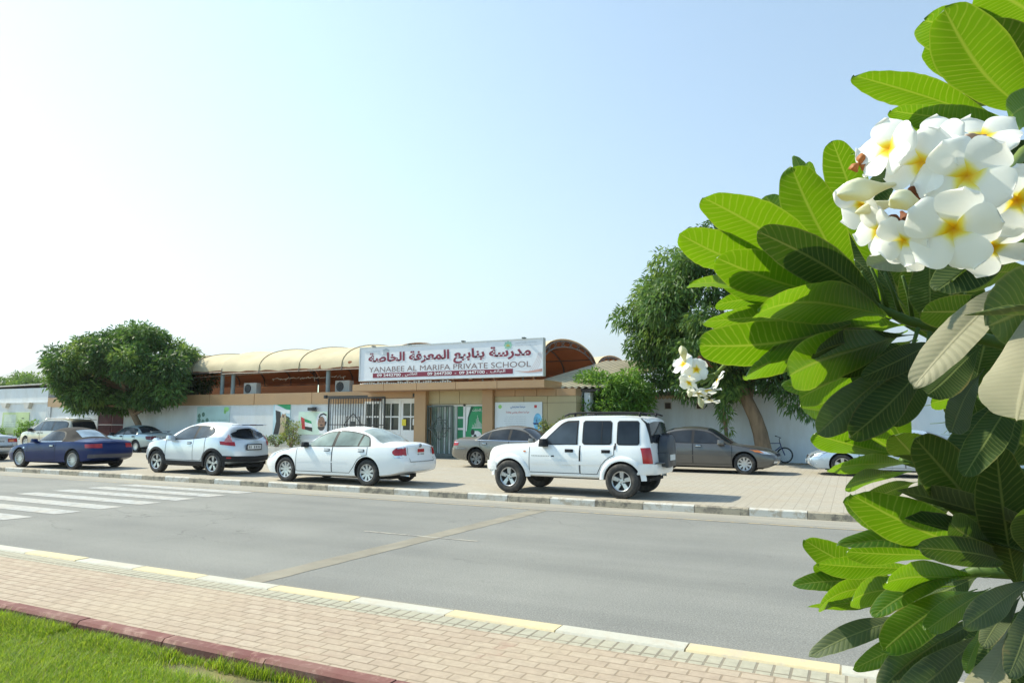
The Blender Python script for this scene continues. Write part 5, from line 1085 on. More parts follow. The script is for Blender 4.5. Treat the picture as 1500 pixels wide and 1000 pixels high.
# ---- silver saloon at the far left edge
si=paint('plain silver paint',(.52,.53,.53),.45,.3,.06)
S=sedan(4.75,1.77,1.42,2.70,.95,.315,1.35,2.1,3.1,3.85,hood=.88,belt=.89,deckz=1.03,nose=.64); S['pt']=(1.35,2.1,3.1,3.85); S['xb']=2.5; S['xq']=3.22
r_=place('silver saloon cut off by the left edge, lit red tail lamp before the blue convertible','car',-32.55,15.55,R(0))
r_['label']='silver saloon with a full-width red tail lamp, cut off by the left picture edge'
C=make_sedan(S,r_,si,g_gr,g_gr,'six',.21,dd=[(1.3,2.48,.3,2.3,None),(2.5,3.5,.3,3.35,(.95+2.7,.42))],hz=.84,hm=si)
C.lamp('tail_lamp','rear',.36,.98,lambda t:(.73,.87),redl,r_,.012); C.lamp('tail_lamp','rear',.40,.58,lambda t:(.75,.83),orl,r_,.016); plate(C,r_,'rear',.77,.5,.12,platew,off=.0); C.lamp('bumper_strip','rear',-1.0,1.0,lambda t:(.53,.57),trim,r_,.012,20,2,both=False); wheels(C,r_,'six',.21,.205)
# ---- bicycle by the right tree
t=thing('bicycle','dark blue mountain bicycle leaning on the white wall beside the brown tree trunk','bicycle',(-3.05,29.75,0),R(-10),local=True)
bk=paint('bicycle blue',(.02,.03,.14),.2,.35,.05)
for x in (-.52,.52):
    q=MB(); q.lathe([(.29+.03*math.cos(a),.025*math.sin(a)) for a in np.linspace(0,2*PI,8,endpoint=False)],(x,0,.33),'y',30,0,True); o=q.build('wheel',tyre_m,t,smooth=True)
    q=MB(); q.lathe([(.27,-.01),(.275,.012),(.285,0)],(x,0,.33),'y',28,0,True)
    for k in range(16): a=2*PI*k/16; q.obox((x,0,.33),(x+.28*math.cos(a),0,.33+.28*math.sin(a)),.004,.004)
    q.build('spokes',chrome,o)
q=MB(); A,B_,S1,H1,H2=(-.52,0,.33),(-.08,0,.30),(-.24,0,.78),(.34,0,.80),(.38,0,.68)
for a,b_,r in ((B_,S1,.016),(S1,H1,.016),(B_,H2,.02),(A,B_,.012),(A,(-.2,0,.68),.01),(H1,H2,.022),(H2,(.52,.06,.33),.016),(H2,(.52,-.06,.33),.016)): q.tube([a,b_],r,8)
q.build('frame',bk,t,smooth=True); q=MB(); q.tube([(.34,0,.80),(.31,0,.98),(.36,0,1.02)],.014,8); q.tube([(.28,-.30,1.05),(.34,-.15,1.03),(.36,0,1.02),(.34,.15,1.03),(.28,.30,1.05)],.013,8); q.obox((.28,-.3,1.05),(.25,-.38,1.06),.03,.03); q.build('handlebar',trim,t,smooth=True)
q=MB(); q.rbox((-.27,0,.90),(.13,.06,.03),0,.05); q.tube([(-.24,0,.76),(-.26,0,.88)],.013,6); q.build('saddle',trim,t)
q=MB(); q.lathe([(.001,-.02),(.09,-.015),(.09,.0)],(-.08,-.05,.30),'y',16); q.obox((-.08,-.08,.3),(.02,-.08,.16),.015,.02); q.box(-.03,.07,-.16,-.08,.145,.165); q.build('crank',chrome,t)
t.rotation_euler=(R(-6),0,R(-8)); t.location=(-3.0,29.95,.0)
# ------------------------------------------------------------------ the flowering frangipani close by on the right
def frangi_mat(name,top,under,trans,vein,dust=None,damt=0,tamt=.42):
    mt,n,l,b=_nodes(name); tc=n.new('ShaderNodeTexCoord'); sx=n.new('ShaderNodeSeparateXYZ'); l.new(tc.outputs['UV'],sx.inputs[0])
    u=math_(n,l,'ABSOLUTE',math_(n,l,'MULTIPLY_ADD',sx.outputs[0],2.0,-1.0)); v=sx.outputs[1]
    ob=coords(n,l); oi=n.new('ShaderNodeObjectInfo'); rnd=oi.outputs['Random']
    wob=math_(n,l,'MULTIPLY_ADD',noise(n,l,ob,11,3),1.5,-.75)
    q=math_(n,l,'ADD',math_(n,l,'SUBTRACT',math_(n,l,'MULTIPLY',v,30.0),math_(n,l,'MULTIPLY',u,1.9)),wob)
    fr=math_(n,l,'ABSOLUTE',math_(n,l,'SUBTRACT',math_(n,l,'FRACT',q),.5))          # .5 at a vein, 0 between
    lat=math_(n,l,'MULTIPLY',ramp(n,l,fr,[(.34,0),(.48,.8)]),ramp(n,l,noise(n,l,ob,18,3),[(.3,.35),(.65,1)]))
    mid=ramp(n,l,u,[(.02,1),(.075,0)]); rim=ramp(n,l,u,[(.93,0),(.98,.8)])
    vm=math_(n,l,'MAXIMUM',math_(n,l,'MAXIMUM',lat,mid),rim)
    nz=ramp(n,l,noise(n,l,ob,12,4),[(.3,(.8,.8,.8)),(.7,(1.2,1.2,1.2))]); rv=ramp(n,l,rnd,[(0,(.82,.86,.8)),(1,(1.2,1.12,1.1))])
    T=mix(n,l,1,mix(n,l,1,top,nz,'MULTIPLY'),rv,'MULTIPLY'); U=mix(n,l,1,mix(n,l,1,under,nz,'MULTIPLY'),rv,'MULTIPLY')
    T=mix(n,l,math_(n,l,'MULTIPLY',vm,.55),T,vein); U=mix(n,l,math_(n,l,'MULTIPLY',vm,.75 if not dust else .5),U,vein)
    sp=ramp(n,l,noise(n,l,ob,26,5,.6),[(.66,0),(.72,.7)]); eg=math_(n,l,'MULTIPLY',ramp(n,l,u,[(.86,0),(.99,1)]),ramp(n,l,noise(n,l,ob,10,3),[(.52,0),(.66,.8)])); sp=math_(n,l,'MAXIMUM',math_(n,l,'MULTIPLY',sp,.55),eg); T=mix(n,l,sp,T,(.20,.13,.045)); U=mix(n,l,sp,U,(.17,.13,.04))
    if dust:
        d=ramp(n,l,noise(n,l,ob,7,6,.65),[(.2,damt*.55),(.75,damt)]); T=mix(n,l,d,T,dust)
    g=n.new('ShaderNodeNewGeometry'); o=mix(n,l,g.outputs['Backfacing'],T,U)
    l.new(o,b.inputs['Base Color']); rg=math_(n,l,'MULTIPLY_ADD',g.outputs['Backfacing'],.12,.30 if not dust else .6); l.new(rg,b.inputs['Roughness']); b.inputs['Specular IOR Level'].default_value=.45
    bump(n,l,b,math_(n,l,'ADD',math_(n,l,'MULTIPLY',fr,-1.0),mid),.35,.0025)
    t=n.new('ShaderNodeBsdfTranslucent'); tr=mix(n,l,math_(n,l,'MULTIPLY',vm,.7),mix(n,l,1,trans,rv,'MULTIPLY'),[trans[0]*1.75+.05,trans[1]*1.25,trans[2]*2.5+.03]); l.new(tr,t.inputs[0])
    x=n.new('ShaderNodeMixShader'); x.inputs[0].default_value=tamt; l.new(b.outputs[0],x.inputs[1]); l.new(t.outputs[0],x.inputs[2]); l.new(x.outputs[0],n['Material Output'].inputs[0])
    return mt
VEIN=(.30,.36,.10)
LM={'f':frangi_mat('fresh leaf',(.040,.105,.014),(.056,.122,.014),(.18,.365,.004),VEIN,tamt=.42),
    'o':frangi_mat('older leaf with painted shade',(.022,.058,.014),(.032,.064,.012),(.06,.125,.005),VEIN,(.30,.29,.20),.30,tamt=.34),  # old dark green, darkened further to imitate shade from the crown
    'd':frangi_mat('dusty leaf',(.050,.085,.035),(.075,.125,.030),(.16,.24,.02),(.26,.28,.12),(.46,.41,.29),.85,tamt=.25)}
TRX,TRY=at(1640,1000,1.8).x,at(1640,1000,1.8).y
FT=thing('frangipani_tree','flowering frangipani close at right with long glossy leaves and white yellow flowers','tree',(TRX,TRY,-.16))
wprof=pchip([(0,.035),(.08,.05),(.14,.12),(.3,.48),(.5,.83),(.64,.99),(.72,1.0),(.83,.90),(.91,.70),(.965,.50),(.99,.27),(1,.02)])
NL=[0]; MASS=[]; INMASS=[False]
def leaf(tip,base,wpx,side='u',roll=20,bend=.04,fold=14,dt=1.6,db=1.7,mt='f',curl=0,wave=.012,label=None,twist=0):
    T=at(tip[0],tip[1],dt); B=at(base[0],base[1],db); A=T-B; L=A.length; a=A/L; c=(CAM-(T+B)/2).normalized(); c=(c-a*c.dot(a)).normalized()
    n=c if side=='t' else -c
    rr=R(abs(roll)); n1=Matrix.Rotation(rr,3,a)@n; n2=Matrix.Rotation(-rr,3,a)@n; up=n1 if n1.z>n2.z else n2; dn=n2 if n1.z>n2.z else n1
    n=up if roll>=0 else dn; W=(1.1 if base[1]<700 else .95)*wpx*(dt*.6+db*.4)/FPX/max(.35,math.cos(rr))/2
    NL[0]+=1; rg=random.Random(NL[0]*7); ph=rg.uniform(0,6); wave*=rg.uniform(.6,2.2); twist+=rg.uniform(-14,14); swp=rg.uniform(-.035,.035); tcl=rg.uniform(-.35,.55); dro=rg.uniform(0,.05); pk=rg.uniform(.86,1.18); wl_=rg.uniform(.9,1.06); wr_=rg.uniform(.9,1.06); nt_,nu=30,13; V=[];UV=[]
    for i in range(nt_+1):
        t=1-(1-i/nt_)**1.5; w_=W*wprof(t**pk); tw=R(twist)*t+R(rg.uniform(-2,2)); nn=Matrix.Rotation(tw,3,a)@n; s=a.cross(nn)
        cen=B+a*(L*t)-n*(L*bend*(4*t*(1-t)))-n*(L*tcl*max(0,t-.55)**2)-UPV*(L*dro*max(0,t-.4)**2)+a.cross(n)*(swp*L*4*t*(1-t))
        for j in range(nu):
            u=-1+2*j/(nu-1); f=R(fold); y=abs(u)*w_; h=y*math.sin(f)-y*abs(u)*math.sin(f)*.55      # V fold that flattens outwards
            wv=wave*L*math.sin(9*t+ph+(2.1 if u>0 else 0))*abs(u)**2*min(1,4*t)*(1-t*.3)
            x=u*w_*math.cos(f)*(wl_ if u<0 else wr_)
            if curl and u*curl>0:      # one long edge rolled over towards the top side
                e=abs(u); k=abs(curl)*e**2; x=math.copysign(w_*(math.sin(k*1.2)/(abs(curl)*1.2)/max(e,1e-3)*e if abs(curl)>0 else e),u) if e>0 else 0; h+=w_*(1-math.cos(k*1.2))/(1.2*abs(curl)+.2)*1.6
            V.append(cen+s*x+nn*(h+wv)); UV.append((.5+u/2,t))
    F=[]
    for i in range(nt_):
        for j in range(nu-1): F.append((i*nu+j,(i+1)*nu+j,(i+1)*nu+j+1,i*nu+j+1))
    V=np.array([tuple(p) for p in V]); 
    # faces must point to the top side
    k=F[len(F)//2]; nf=np.cross(V[k[1]]-V[k[0]],V[k[2]]-V[k[0]])
    if nf.dot(np.array(tuple(n)))<0: F=[f[::-1] for f in F]
    if INMASS[0]: MASS.append((V,F,UV)); return
    o=bigmesh('leaf',V,F,LM[mt],FT,smooth=True,uv=UV)
    if label: o['label']=label
    q=MB(); P=[B+a*(L*t)-n*(L*bend*4*t*(1-t))-n*(L*tcl*max(0,t-.55)**2)-UPV*(L*dro*max(0,t-.4)**2)+a.cross(n)*(swp*L*4*t*(1-t))-n*.0012 for t in np.linspace(-.02,.93,12)]; q.tube(P,[.0042*max(.6,min(1.4,L/.3))*(1-.8*t) for t in np.linspace(0,1,12)],6); q.build('midrib',ribm,o,smooth=True)
ribm=leafmat('pale midrib',(.24,.30,.09),(.3,.4,.08),.25)
# main shoot reaching to the left
ST=(1330,470)
for a in (
 # tip, base, width, side, roll, bend, fold, dtip, dbase, material
 ((1029,281),(1240,424),66,'u',30,.03,10,1.50,1.72,'f'),
 ((996,346),(1236,416),48,'u',42,.03,12,1.55,1.74,'f'),
 ((1053,380),(1262,438),58,'u',34,.05,14,1.46,1.70,'f'),
 ((1122,341),(1300,462),62,'u',-8,.03,16,1.36,1.66,'o'),
 ((1160,243),(1272,440),66,'u',16,.03,14,1.52,1.74,'f'),
 ((1213,199),(1290,440),52,'u',-14,.03,12,1.60,1.78,'f'),
 ((1122,286),(1190,400),50,'t',20,.03,10,1.85,1.82,'f'),
 ((1167,222),(1196,330),20,'t',30,.0,10,1.95,1.9,'f'),
 ((1180,238),(1215,360),24,'t',40,.02,10,1.9,1.88,'f'),
 ((1009,386),(1230,440),30,'u',62,.05,10,1.58,1.74,'f'),
 ((1062,415),(1250,450),40,'u',30,.02,10,1.66,1.76,'f'),
 ((1081,432),(1306,466),70,'u',24,.035,16,1.36,1.66,'f'),
 ((1043,429),(1240,452),26,'u',40,.02,10,1.75,1.8,'f'),
 ((1028,466),(1240,452),32,'u',46,.05,10,1.72,1.8,'f'),
 ((1027,503),(1278,458),60,'u',36,.045,16,1.46,1.72,'f'),
 ((1070,529),(1300,462),44,'u',44,.04,16,1.56,1.76,'f'),
 ((1117,540),(1330,484),72,'u',20,.05,16,1.36,1.66,'f'),
 ((1190,514),(1340,490),40,'u',28,-.05,26,1.36,1.62,'o'),
 ((1222,540),(1345,492),34,'u',20,.03,18,1.50,1.68,'o'),
 ((1277,545),(1366,500),36,'u',10,.04,10,1.40,1.62,'o'),
 ((1200,630),(1352,505),46,'t',-10,.04,14,1.34,1.62,'o'),
 ((1241,643),(1362,508),48,'u',14,.06,14,1.36,1.62,'o'),
 ((1300,622),(1372,512),38,'u',10,.03,12,1.52,1.66,'o'),
 ((1262,394),(1420,350),40,'t',30,-.05,16,1.02,1.2,'d'),
 ((1345,450),(1520,447),48,'u',20,.02,12,1.20,1.32,'o'),
 ((1336,568),(1500,418),52,'t',24,-.10,20,.92,1.10,'d'),
 ((1354,590),(1440,505),46,'u',-20,.05,12,1.12,1.22,'o'),
 ((1490,625),(1540,410),92,'t',10,.06,12,.72,.92,'d'),
 ((1476,470),(1600,380),96,'t',-30,.02,10,.86,1.02,'o'),
 ((1388,405),(1530,398),46,'t',-40,.03,12,1.26,1.36,'o'),
 ((1298,470),(1272,330),44,'u',0,.04,12,1.86,1.9,'o'),
 ((1362,462),(1362,330),52,'u',-10,.02,12,1.62,1.6,'o'),
 ((1242,320),(1330,455),36,'u',-10,.03,12,1.9,1.8,'o'),
 ((1120,492),(1330,476),54,'u',30,.04,14,1.62,1.76,'f'),
 ((1150,575),(1345,498),44,'u',26,.04,14,1.66,1.78,'f'),
 ((1240,560),(1360,500),44,'u',10,.04,14,1.72,1.8,'o'),
 # second shoot behind and below it
 ((1151,562),(1262,600),28,'t',30,-.05,16,1.95,2.05,'f'),
 ((1170,597),(1270,606),34,'t',20,.02,12,2.0,2.08,'f'),
 ((1187,630),(1330,664),40,'u',32,.04,12,1.86,2.0,'f'),
 ((1236,612),(1334,672),56,'u',12,.02,14,1.9,2.02,'f'),
 ((1208,680),(1332,678),26,'u',40,.03,10,1.82,2.0,'f'),
 ((1238,708),(1336,690),26,'u',40,-.03,10,1.80,1.98,'f'),
 ((1312,638),(1350,680),46,'u',10,.02,10,1.78,1.9,'o'),
 ((1190,560),(1290,640),40,'u',10,.02,12,2.15,2.2,'f'),
 ((1290,585),(1335,665),44,'u',16,.02,12,2.0,2.05,'f'),
 ((1262,738),(1345,705),30,'u',30,.02,12,1.9,2.0,'o'),
 ((1366,590),(1420,575),26,'u',30,.02,10,2.1,2.15,'f'),
 ((1425,632),(1470,540),44,'t',10,.05,12,1.9,1.9,'f'),
 # dark leaves in the shade of the crown
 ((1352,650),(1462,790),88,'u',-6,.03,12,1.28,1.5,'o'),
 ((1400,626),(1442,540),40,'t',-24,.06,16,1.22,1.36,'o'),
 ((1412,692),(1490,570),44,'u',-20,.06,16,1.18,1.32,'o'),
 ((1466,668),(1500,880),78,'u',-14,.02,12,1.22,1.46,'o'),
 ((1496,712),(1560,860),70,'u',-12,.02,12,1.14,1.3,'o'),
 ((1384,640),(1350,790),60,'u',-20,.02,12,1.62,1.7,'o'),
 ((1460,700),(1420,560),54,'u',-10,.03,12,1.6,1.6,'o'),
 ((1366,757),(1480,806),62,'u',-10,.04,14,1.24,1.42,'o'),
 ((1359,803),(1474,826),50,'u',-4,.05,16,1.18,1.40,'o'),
 # lower shoot
 ((1260,738),(1440,812),74,'u',26,.04,12,1.36,1.60,'f'),
 ((1245,735),(1400,790),52,'t',14,.04,12,1.60,1.7,'f'),
 ((1238,786),(1420,800),34,'t',38,-.06,30,1.44,1.62,'f'),
 ((1242,808),(1420,812),30,'u',46,.04,12,1.46,1.62,'f'),
 ((1186,796),(1330,858),48,'u',16,.03,12,1.72,1.82,'f'),
 ((1190,824),(1330,860),34,'u',30,.03,12,1.78,1.84,'f'),
 ((1205,830),(1400,838),38,'t',-40,.06,24,1.52,1.66,'f'),
 ((1165,852),(1330,862),28,'t',34,-.05,18,1.76,1.82,'f'),
 ((1184,879),(1360,858),32,'u',36,-.05,14,1.62,1.72,'f'),
 ((1236,874),(1400,858),46,'u',26,-.06,16,1.46,1.62,'f'),
 ((1273,832),(1452,842),42,'u',30,.03,12,1.32,1.52,'f'),
 ((1190,896),(1380,880),20,'u',54,-.03,8,1.62,1.70,'f'),
 ((1192,946),(1390,896),34,'t',26,-.04,14,1.56,1.66,'o'),
 ((1252,978),(1390,905),30,'u',30,.03,14,1.54,1.64,'f'),
 ((1288,958),(1432,862),58,'t',10,-.06,16,1.30,1.50,'f'),
 ((1279,912),(1450,848),30,'t',52,-.08,16,1.28,1.50,'f'),
 ((1362,918),(1452,860),36,'u',20,.03,14,1.26,1.44,'f'),
 ((1388,902),(1448,862),26,'u',24,.03,12,1.4,1.5,'f'),
 ((1428,906),(1530,838),42,'t',-8,.04,12,1.10,1.30,'o'),
 ((1446,932),(1500,868),34,'t',10,.05,14,1.18,1.32,'o'),
 ((1290,1010),(1452,900),50,'t',-12,.05,14,1.22,1.46,'o'),
 ((1330,1030),(1462,912),52,'t',-20,.05,14,1.18,1.42,'o'),
 ((1422,1030),(1480,900),52,'t',10,.05,16,1.16,1.36,'d'),
 ((1404,986),(1440,900),16,'u',40,.03,14,1.22,1.36,'f'),
 ((1486,976),(1520,850),44,'t',-10,.05,14,1.14,1.30,'o'),
 ((1476,1020),(1496,900),44,'u',-10,.05,14,1.3,1.4,'o'),
 # top shoot
 ((1338,12),(1500,104),74,'u',10,.03,12,1.16,1.34,'f'),
 ((1386,34),(1530,172),84,'u',26,.05,12,.92,1.12,'f'),
 ((1250,96),(1500,178),40,'u',44,.04,16,1.20,1.36,'f'),
 ((1313,168),(1520,188),40,'u',30,-.03,14,1.12,1.32,'f'),
 ((1352,66),(1480,150),46,'u',14,.03,12,1.28,1.4,'f'),
 ((1450,42),(1560,190),76,'u',0,.03,14,1.02,1.2,'o'),
 ((1440,-20),(1560,60),80,'u',10,.03,14,1.12,1.25,'f'),
 ((1236,214),(1480,196),36,'u',34,-.06,14,1.16,1.34,'f'),
 ((1250,330),(1330,215),40,'u',-10,.03,14,1.3,1.36,'o'),
 ((1448,180),(1560,140),50,'u',10,.04,14,.96,1.1,'f'),
 ((1400,30),(1540,140),50,'t',-20,.03,12,1.32,1.4,'o'),
 ((1400,250),(1520,215),60,'t',-10,.03,12,1.2,1.3,'d'),
 ((1470,250),(1560,200),50,'u',0,.03,12,1.15,1.25,'o'),
 ((1376,420),(1500,330),60,'u',-10,.03,12,1.25,1.3,'o'),
 ): leaf(*a)
def stem(name,pts,r0,r1,m_):
    P=[at(*p) if len(p)==3 else Vector(p[:3]) for p in pts]; n_=len(P); q=MB(); q.tube(P,[r0+(r1-r0)*k/(n_-1) for k in range(n_)],12); return q.build(name,m_,FT,smooth=True)
fb=mat('frangipani bark',(.26,.25,.20),.85,.25,8,bmp=.5,bscale=30); gs=leafmat('green stem',(.085,.15,.03),(.2,.3,.04),.15)
tr=[(TRX,TRY,-.25,0),(TRX,TRY,.2,0)]
stem('trunk',[(TRX,TRY,-.25,0),(TRX+.02,TRY,.35,0),tuple(at(1650,760,1.8))+(0,),tuple(at(1610,560,1.78))+(0,),tuple(at(1580,400,1.7))+(0,),tuple(at(1570,260,1.5))+(0,)],.06,.03,fb)
stem('branch',[(1610,560,1.78),(1480,505,1.76),(1400,488,1.74),(1330,470,1.74),(1262,440,1.74),(1215,412,1.76)],.019,.008,gs)
for x,y,x2,y2,d in ((1300,452,1276,392,1.74),(1318,458,1296,400,1.75),(1336,464,1322,404,1.75),(1352,470,1340,420,1.74),(1368,474,1356,424,1.76),(1384,478,1374,424,1.76),(1400,482,1394,430,1.77),(1416,486,1414,428,1.78),(1290,450,1262,398,1.76),(1345,480,1326,530,1.72),(1362,486,1350,540,1.72),(1380,490,1372,550,1.74)): stem('petiole',[(x,y,d),((x+x2)/2+2,(y+y2)/2,d-.01),(x2,y2,d-.03)],.0055,.0035,gs)
stem('branch',[(1640,700,1.8),(1560,700,1.95),(1440,690,2.05),(1345,680,2.05),(1320,674,2.03)],.024,.010,gs)
stem('branch',[(1640,880,1.8),(1560,850,1.65),(1490,838,1.58),(1430,836,1.6),(1395,845,1.66)],.024,.010,gs)
stem('branch',[(1570,260,1.5),(1570,220,1.35),(1545,180,1.25),(1510,150,1.3)],.026,.012,gs)
stem('branch',[(1580,400,1.7),(1545,430,1.3),(1500,440,1.2),(1450,470,1.15)],.022,.010,gs)
stem('peduncle',[(1090,492,1.9),(1078,508,1.92),(1066,530,1.96),(1048,548,2.0),(1035,552,2.02)],.006,.005,leafmat('flower stalk',(.26,.34,.10),(.3,.42,.1),.25))
stem('peduncle',[(1545,190,1.2),(1500,222,.95),(1470,262,.76),(1420,290,.70),(1370,300,.69)],.008,.006,MATS['flower stalk'])
# flowers
def petal_mat():
    mt,n,l,b=_nodes('frangipani petal'); tc=n.new('ShaderNodeTexCoord'); sx=n.new('ShaderNodeSeparateXYZ'); l.new(tc.outputs['UV'],sx.inputs[0]); ob=coords(n,l)
    v=math_(n,l,'ADD',sx.outputs[1],math_(n,l,'MULTIPLY_ADD',noise(n,l,ob,60,3),.16,-.08))
    o=ramp(n,l,v,[(0,(.80,.42,.005)),(.10,(.88,.60,.01)),(.19,(.90,.80,.14)),(.29,(.91,.90,.80)),(.42,(.92,.92,.90))]); l.new(o,b.inputs['Base Color']); b.inputs['Roughness'].default_value=.42; b.inputs['Specular IOR Level'].default_value=.4
    t=n.new('ShaderNodeBsdfTranslucent'); l.new(o,t.inputs[0]); x=n.new('ShaderNodeMixShader'); x.inputs[0].default_value=.42; l.new(b.outputs[0],x.inputs[1]); l.new(t.outputs[0],x.inputs[2]); l.new(x.outputs[0],n['Material Output'].inputs[0])
    bump(n,l,b,noise(n,l,coords(n,l,scale=(1,1,1)),90,3),.12,.002); return mt
pm_=petal_mat()
INMASS[0]=True
for a in (
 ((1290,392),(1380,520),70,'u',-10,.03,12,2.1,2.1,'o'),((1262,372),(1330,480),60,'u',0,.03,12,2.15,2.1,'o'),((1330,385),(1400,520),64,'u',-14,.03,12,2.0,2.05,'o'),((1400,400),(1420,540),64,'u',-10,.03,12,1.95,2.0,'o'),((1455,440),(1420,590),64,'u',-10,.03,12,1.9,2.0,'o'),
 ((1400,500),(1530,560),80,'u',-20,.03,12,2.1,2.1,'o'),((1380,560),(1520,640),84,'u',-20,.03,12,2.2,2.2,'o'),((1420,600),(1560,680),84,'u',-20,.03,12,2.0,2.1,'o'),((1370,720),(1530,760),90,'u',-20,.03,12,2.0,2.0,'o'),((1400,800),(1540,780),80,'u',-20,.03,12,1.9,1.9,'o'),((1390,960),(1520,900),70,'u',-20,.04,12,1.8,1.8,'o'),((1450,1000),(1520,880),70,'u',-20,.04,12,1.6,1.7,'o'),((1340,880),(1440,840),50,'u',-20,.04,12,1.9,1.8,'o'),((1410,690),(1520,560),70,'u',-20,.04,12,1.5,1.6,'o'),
 ): leaf(*a)
def leafmass():
    # the rest of the crown; unseen leaves at right are added to shade the lower ones
    g=random.Random(5); V=[];F=[];UV=[]
    for v_,f_,u_ in MASS:
        b=len(V); V+=[tuple(p) for p in v_]; UV+=list(u_); F+=[tuple(i+b for i in f) for f in f_]
    for k in range(430):
        c=at(g.uniform(1560,2150),g.uniform(-250,900),g.uniform(1.2,2.6)) if k<210 else at(g.uniform(1850,3400),g.uniform(-1200,700),g.uniform(.45,1.2))

        a=Vector((g.gauss(0,1),g.gauss(0,1),g.gauss(.1,.6))).normalized(); n=Vector((g.gauss(0,.5),g.gauss(0,.5),1)); n=(n-a*n.dot(a)).normalized(); s=a.cross(n); L=g.uniform(.2,.34); W=L*.15; b=len(V)
        for i in range(9):
            t=i/8; w_=W*wprof(t)
            for u in (-1,0,1): V.append(tuple(c+a*(L*t)+s*(u*w_)+n*(abs(u)*w_*.25-.1*L*t*t))); UV.append((.5+u/2,t))
        for i in range(8):
            for j in range(2): F.append((b+i*3+j,b+(i+1)*3+j,b+(i+1)*3+j+1,b+i*3+j+1))
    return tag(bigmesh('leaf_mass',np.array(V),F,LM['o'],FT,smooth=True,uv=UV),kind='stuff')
leafmass(); cream=leafmat('cream bud',(.84,.82,.62),(.8,.76,.45),.3,.5,.15,20); brown=leafmat('withered bloom',(.20,.065,.025),(.35,.1,.03),.25,.6,.4,30); tube_m=leafmat('flower tube',(.55,.58,.28),(.5,.55,.2),.3)
pw=pchip([(0,.20),(.12,.34),(.3,.60),(.55,.86),(.75,.93),(.88,.80),(.96,.50),(1,.04)])
def flower(px,py,d,Rpx,tilt=0,phi=0,rot=0,cup=18,npet=5,tube=True,close=0):
    Rm=.92*Rpx*d/FPX; C=at(px,py,d); tc=(CAM-C).normalized(); side=(RGT*math.cos(R(phi))+UPV*math.sin(R(phi))); n=(tc*math.cos(R(tilt))+side*math.sin(R(tilt))).normalized(); e1=n.orthogonal().normalized()
    ref=(UPV-n*UPV.dot(n)); e1=ref.normalized() if ref.length>.1 else e1; e2=n.cross(e1); V=[];F=[];UV=[]; rg=random.Random(int(px*3+py))
    for k in range(npet):
        a=R(rot+72*k+rg.uniform(-5,5)); r_=e1*math.cos(a)+e2*math.sin(a); t_=n.cross(r_); b0=len(V); nt_,nu=16,9; cu=R(cup+rg.uniform(-6,6)+close); sc=rg.uniform(.94,1.05)
        for i in range(nt_+1):
            t=i/nt_; w_=.5*Rm*.98*pw(t); th=cu*(1.35-1.5*t); 
            rad=Rm*sc*t*math.cos(cu*.6); h=Rm*(math.sin(cu)*t*(1.2-.75*t))
            for j in range(nu):
                u=-1+2*j/(nu-1); tw=.16*t*(1-.25*t)*Rm*u; cv=-.10*Rm*(u*u)*pw(t)*(.3+.9*t)+ (.05*Rm*math.sin(3*u+t*4+k)*t*t*.5)
                V.append(C+r_*(rad-.06*Rm*u*u*t)+t_*(u*w_+.06*Rm*math.sin(PI*t))+n*(h+tw+cv)); UV.append((.5+u/2,t))
        for i in range(nt_):
            for j in range(nu-1): F.append((b0+i*nu+j,b0+i*nu+j+1,b0+(i+1)*nu+j+1,b0+(i+1)*nu+j))
    o=bigmesh('flower',np.array([tuple(p) for p in V]),F,pm_,FT,smooth=True,uv=UV)
    if tube:
        q=MB(); q.tube([C-n*Rm*.02,C-n*Rm*.3,C-n*Rm*.6-UPV*Rm*.05],[Rm*.075,Rm*.06,Rm*.045],8); q.build('flower_tube',tube_m,o,smooth=True)
def bud(p0,p1,d0,d1,wpx,m_,name='flower_bud',twist=True,label=None):
    A=at(*p0,d0); B=at(*p1,d1); q=MB(); prof=[(0,.18),(.2,.32),(.45,.66),(.62,1),(.78,.86),(.9,.5),(1,.05)]; W=wpx*.5*(d0+d1)/2/FPX; a=(B-A).normalized(); e=a.orthogonal().normalized(); f=a.cross(e); rows=[]
    for i in range(15):
        t=i/14; r_=W*np.interp(t,[x for x,_ in prof],[y for _,y in prof]); rows.append([tuple(A+(B-A)*t+(e*math.cos(2*PI*k/16+t*2.4)+f*math.sin(2*PI*k/16+t*2.4))*r_*(1+.17*math.cos(3*(2*PI*k/16)))) for k in range(16)])
    q.grid(rows,0,True); o=q.build(name,m_,FT,smooth=True)
    if label: o['label']=label
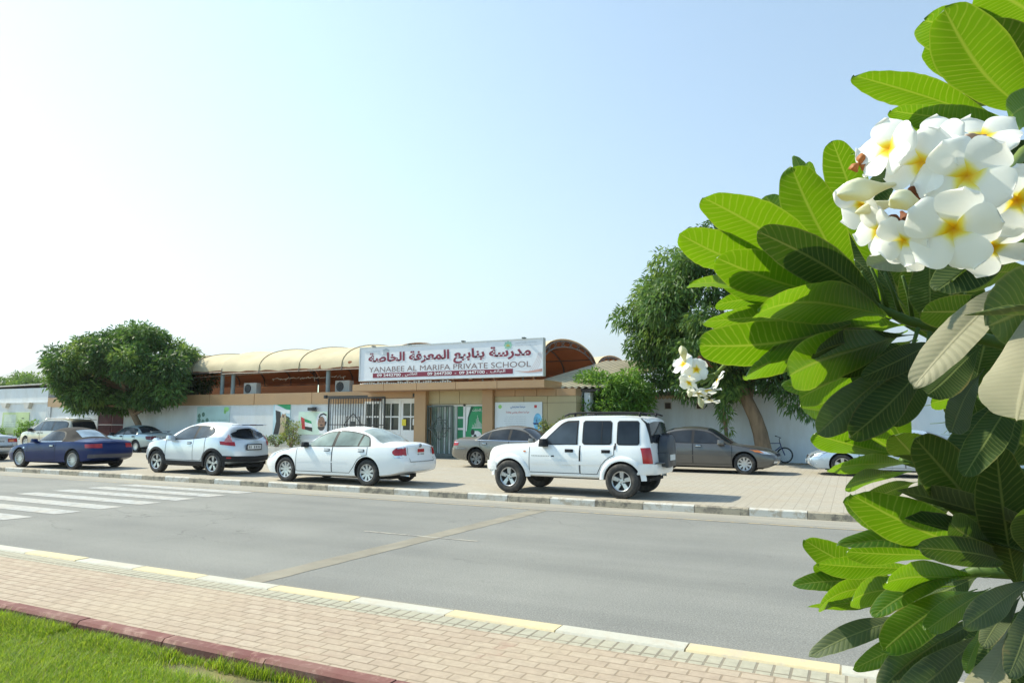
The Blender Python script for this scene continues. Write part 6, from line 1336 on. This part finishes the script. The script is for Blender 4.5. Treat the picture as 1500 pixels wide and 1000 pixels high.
flower(1417,258,.62,74,12,200,20,20); flower(1397,335,.60,72,14,260,-10,18); flower(1350,238,.645,60,30,160,40,20); flower(1489,293,.64,62,24,330,10,20)
flower(1302,219,.66,56,58,150,0,22); flower(1440,200,.70,56,48,80,15,8); flower(1324,352,.63,44,46,220,30,20); flower(1287,338,.66,44,74,190,10,24); flower(1452,362,.67,58,40,300,30,14); flower(1264,300,.68,52,82,215,30,30); flower(1368,205,.70,48,50,110,0,16); flower(1342,372,.67,42,70,260,0,20)
bud((1312,270),(1226,285),.66,.63,34,cream); bud((1352,298),(1304,292),.64,.61,30,cream); bud((1330,290),(1252,312),.68,.66,18,cream)
for p0,p1,w_ in (((1322,330),(1300,322),20),((1320,310),(1334,332),22),((1330,322),(1318,338),18),((1338,280),(1346,296),16),((1346,275),(1330,283),14)): bud(p0,p1,.66,.645,w_,brown,'withered_bloom')
for p0,p1 in (((1264,250),(1262,224)),((1256,252),(1248,240))): bud(p0,p1,.68,.68,16,leafmat('orange bud',(.50,.20,.06),(.6,.2,.04),.3),label='orange brown shrivelled bud')
bud((1444,198),(1408,206),.66,.63,14,leafmat('pinkish bud',(.62,.42,.30),(.6,.4,.25),.3))
# far small cluster
for f in ((1021,541,2.0,21,25,190,20),(1002,534,2.02,22,62,140,0),(1010,560,2.0,20,60,230,30),(1036,570,2.0,22,70,280,10),(1050,556,2.04,18,70,330,0),(1014,548,2.03,22,40,180,50),(1024,574,1.99,20,76,260,40),(1040,585,2.02,18,80,270,0)): flower(*f,cup=24)
bud((1004,532),(998,506),2.02,2.0,12,cream); bud((1022,575),(1029,598),2.0,1.98,9,cream); bud((1012,566),(1010,582),2.0,1.98,8,cream)
for p0,p1 in (((1040,532),(1024,526)),((1044,538),(1030,530)),((1034,530),(1022,522))): bud(p0,p1,2.0,2.0,7,brown,'withered_bloom')
for p in ((1046,550),(1040,556),(1034,548),(1030,556),(1044,562)): stem('pedicel',[(1048,548,2.0),(p[0]-6,p[1]+3,2.0),(p[0]-14,p[1]+6,2.0)],.0035,.003,MATS['flower stalk'])
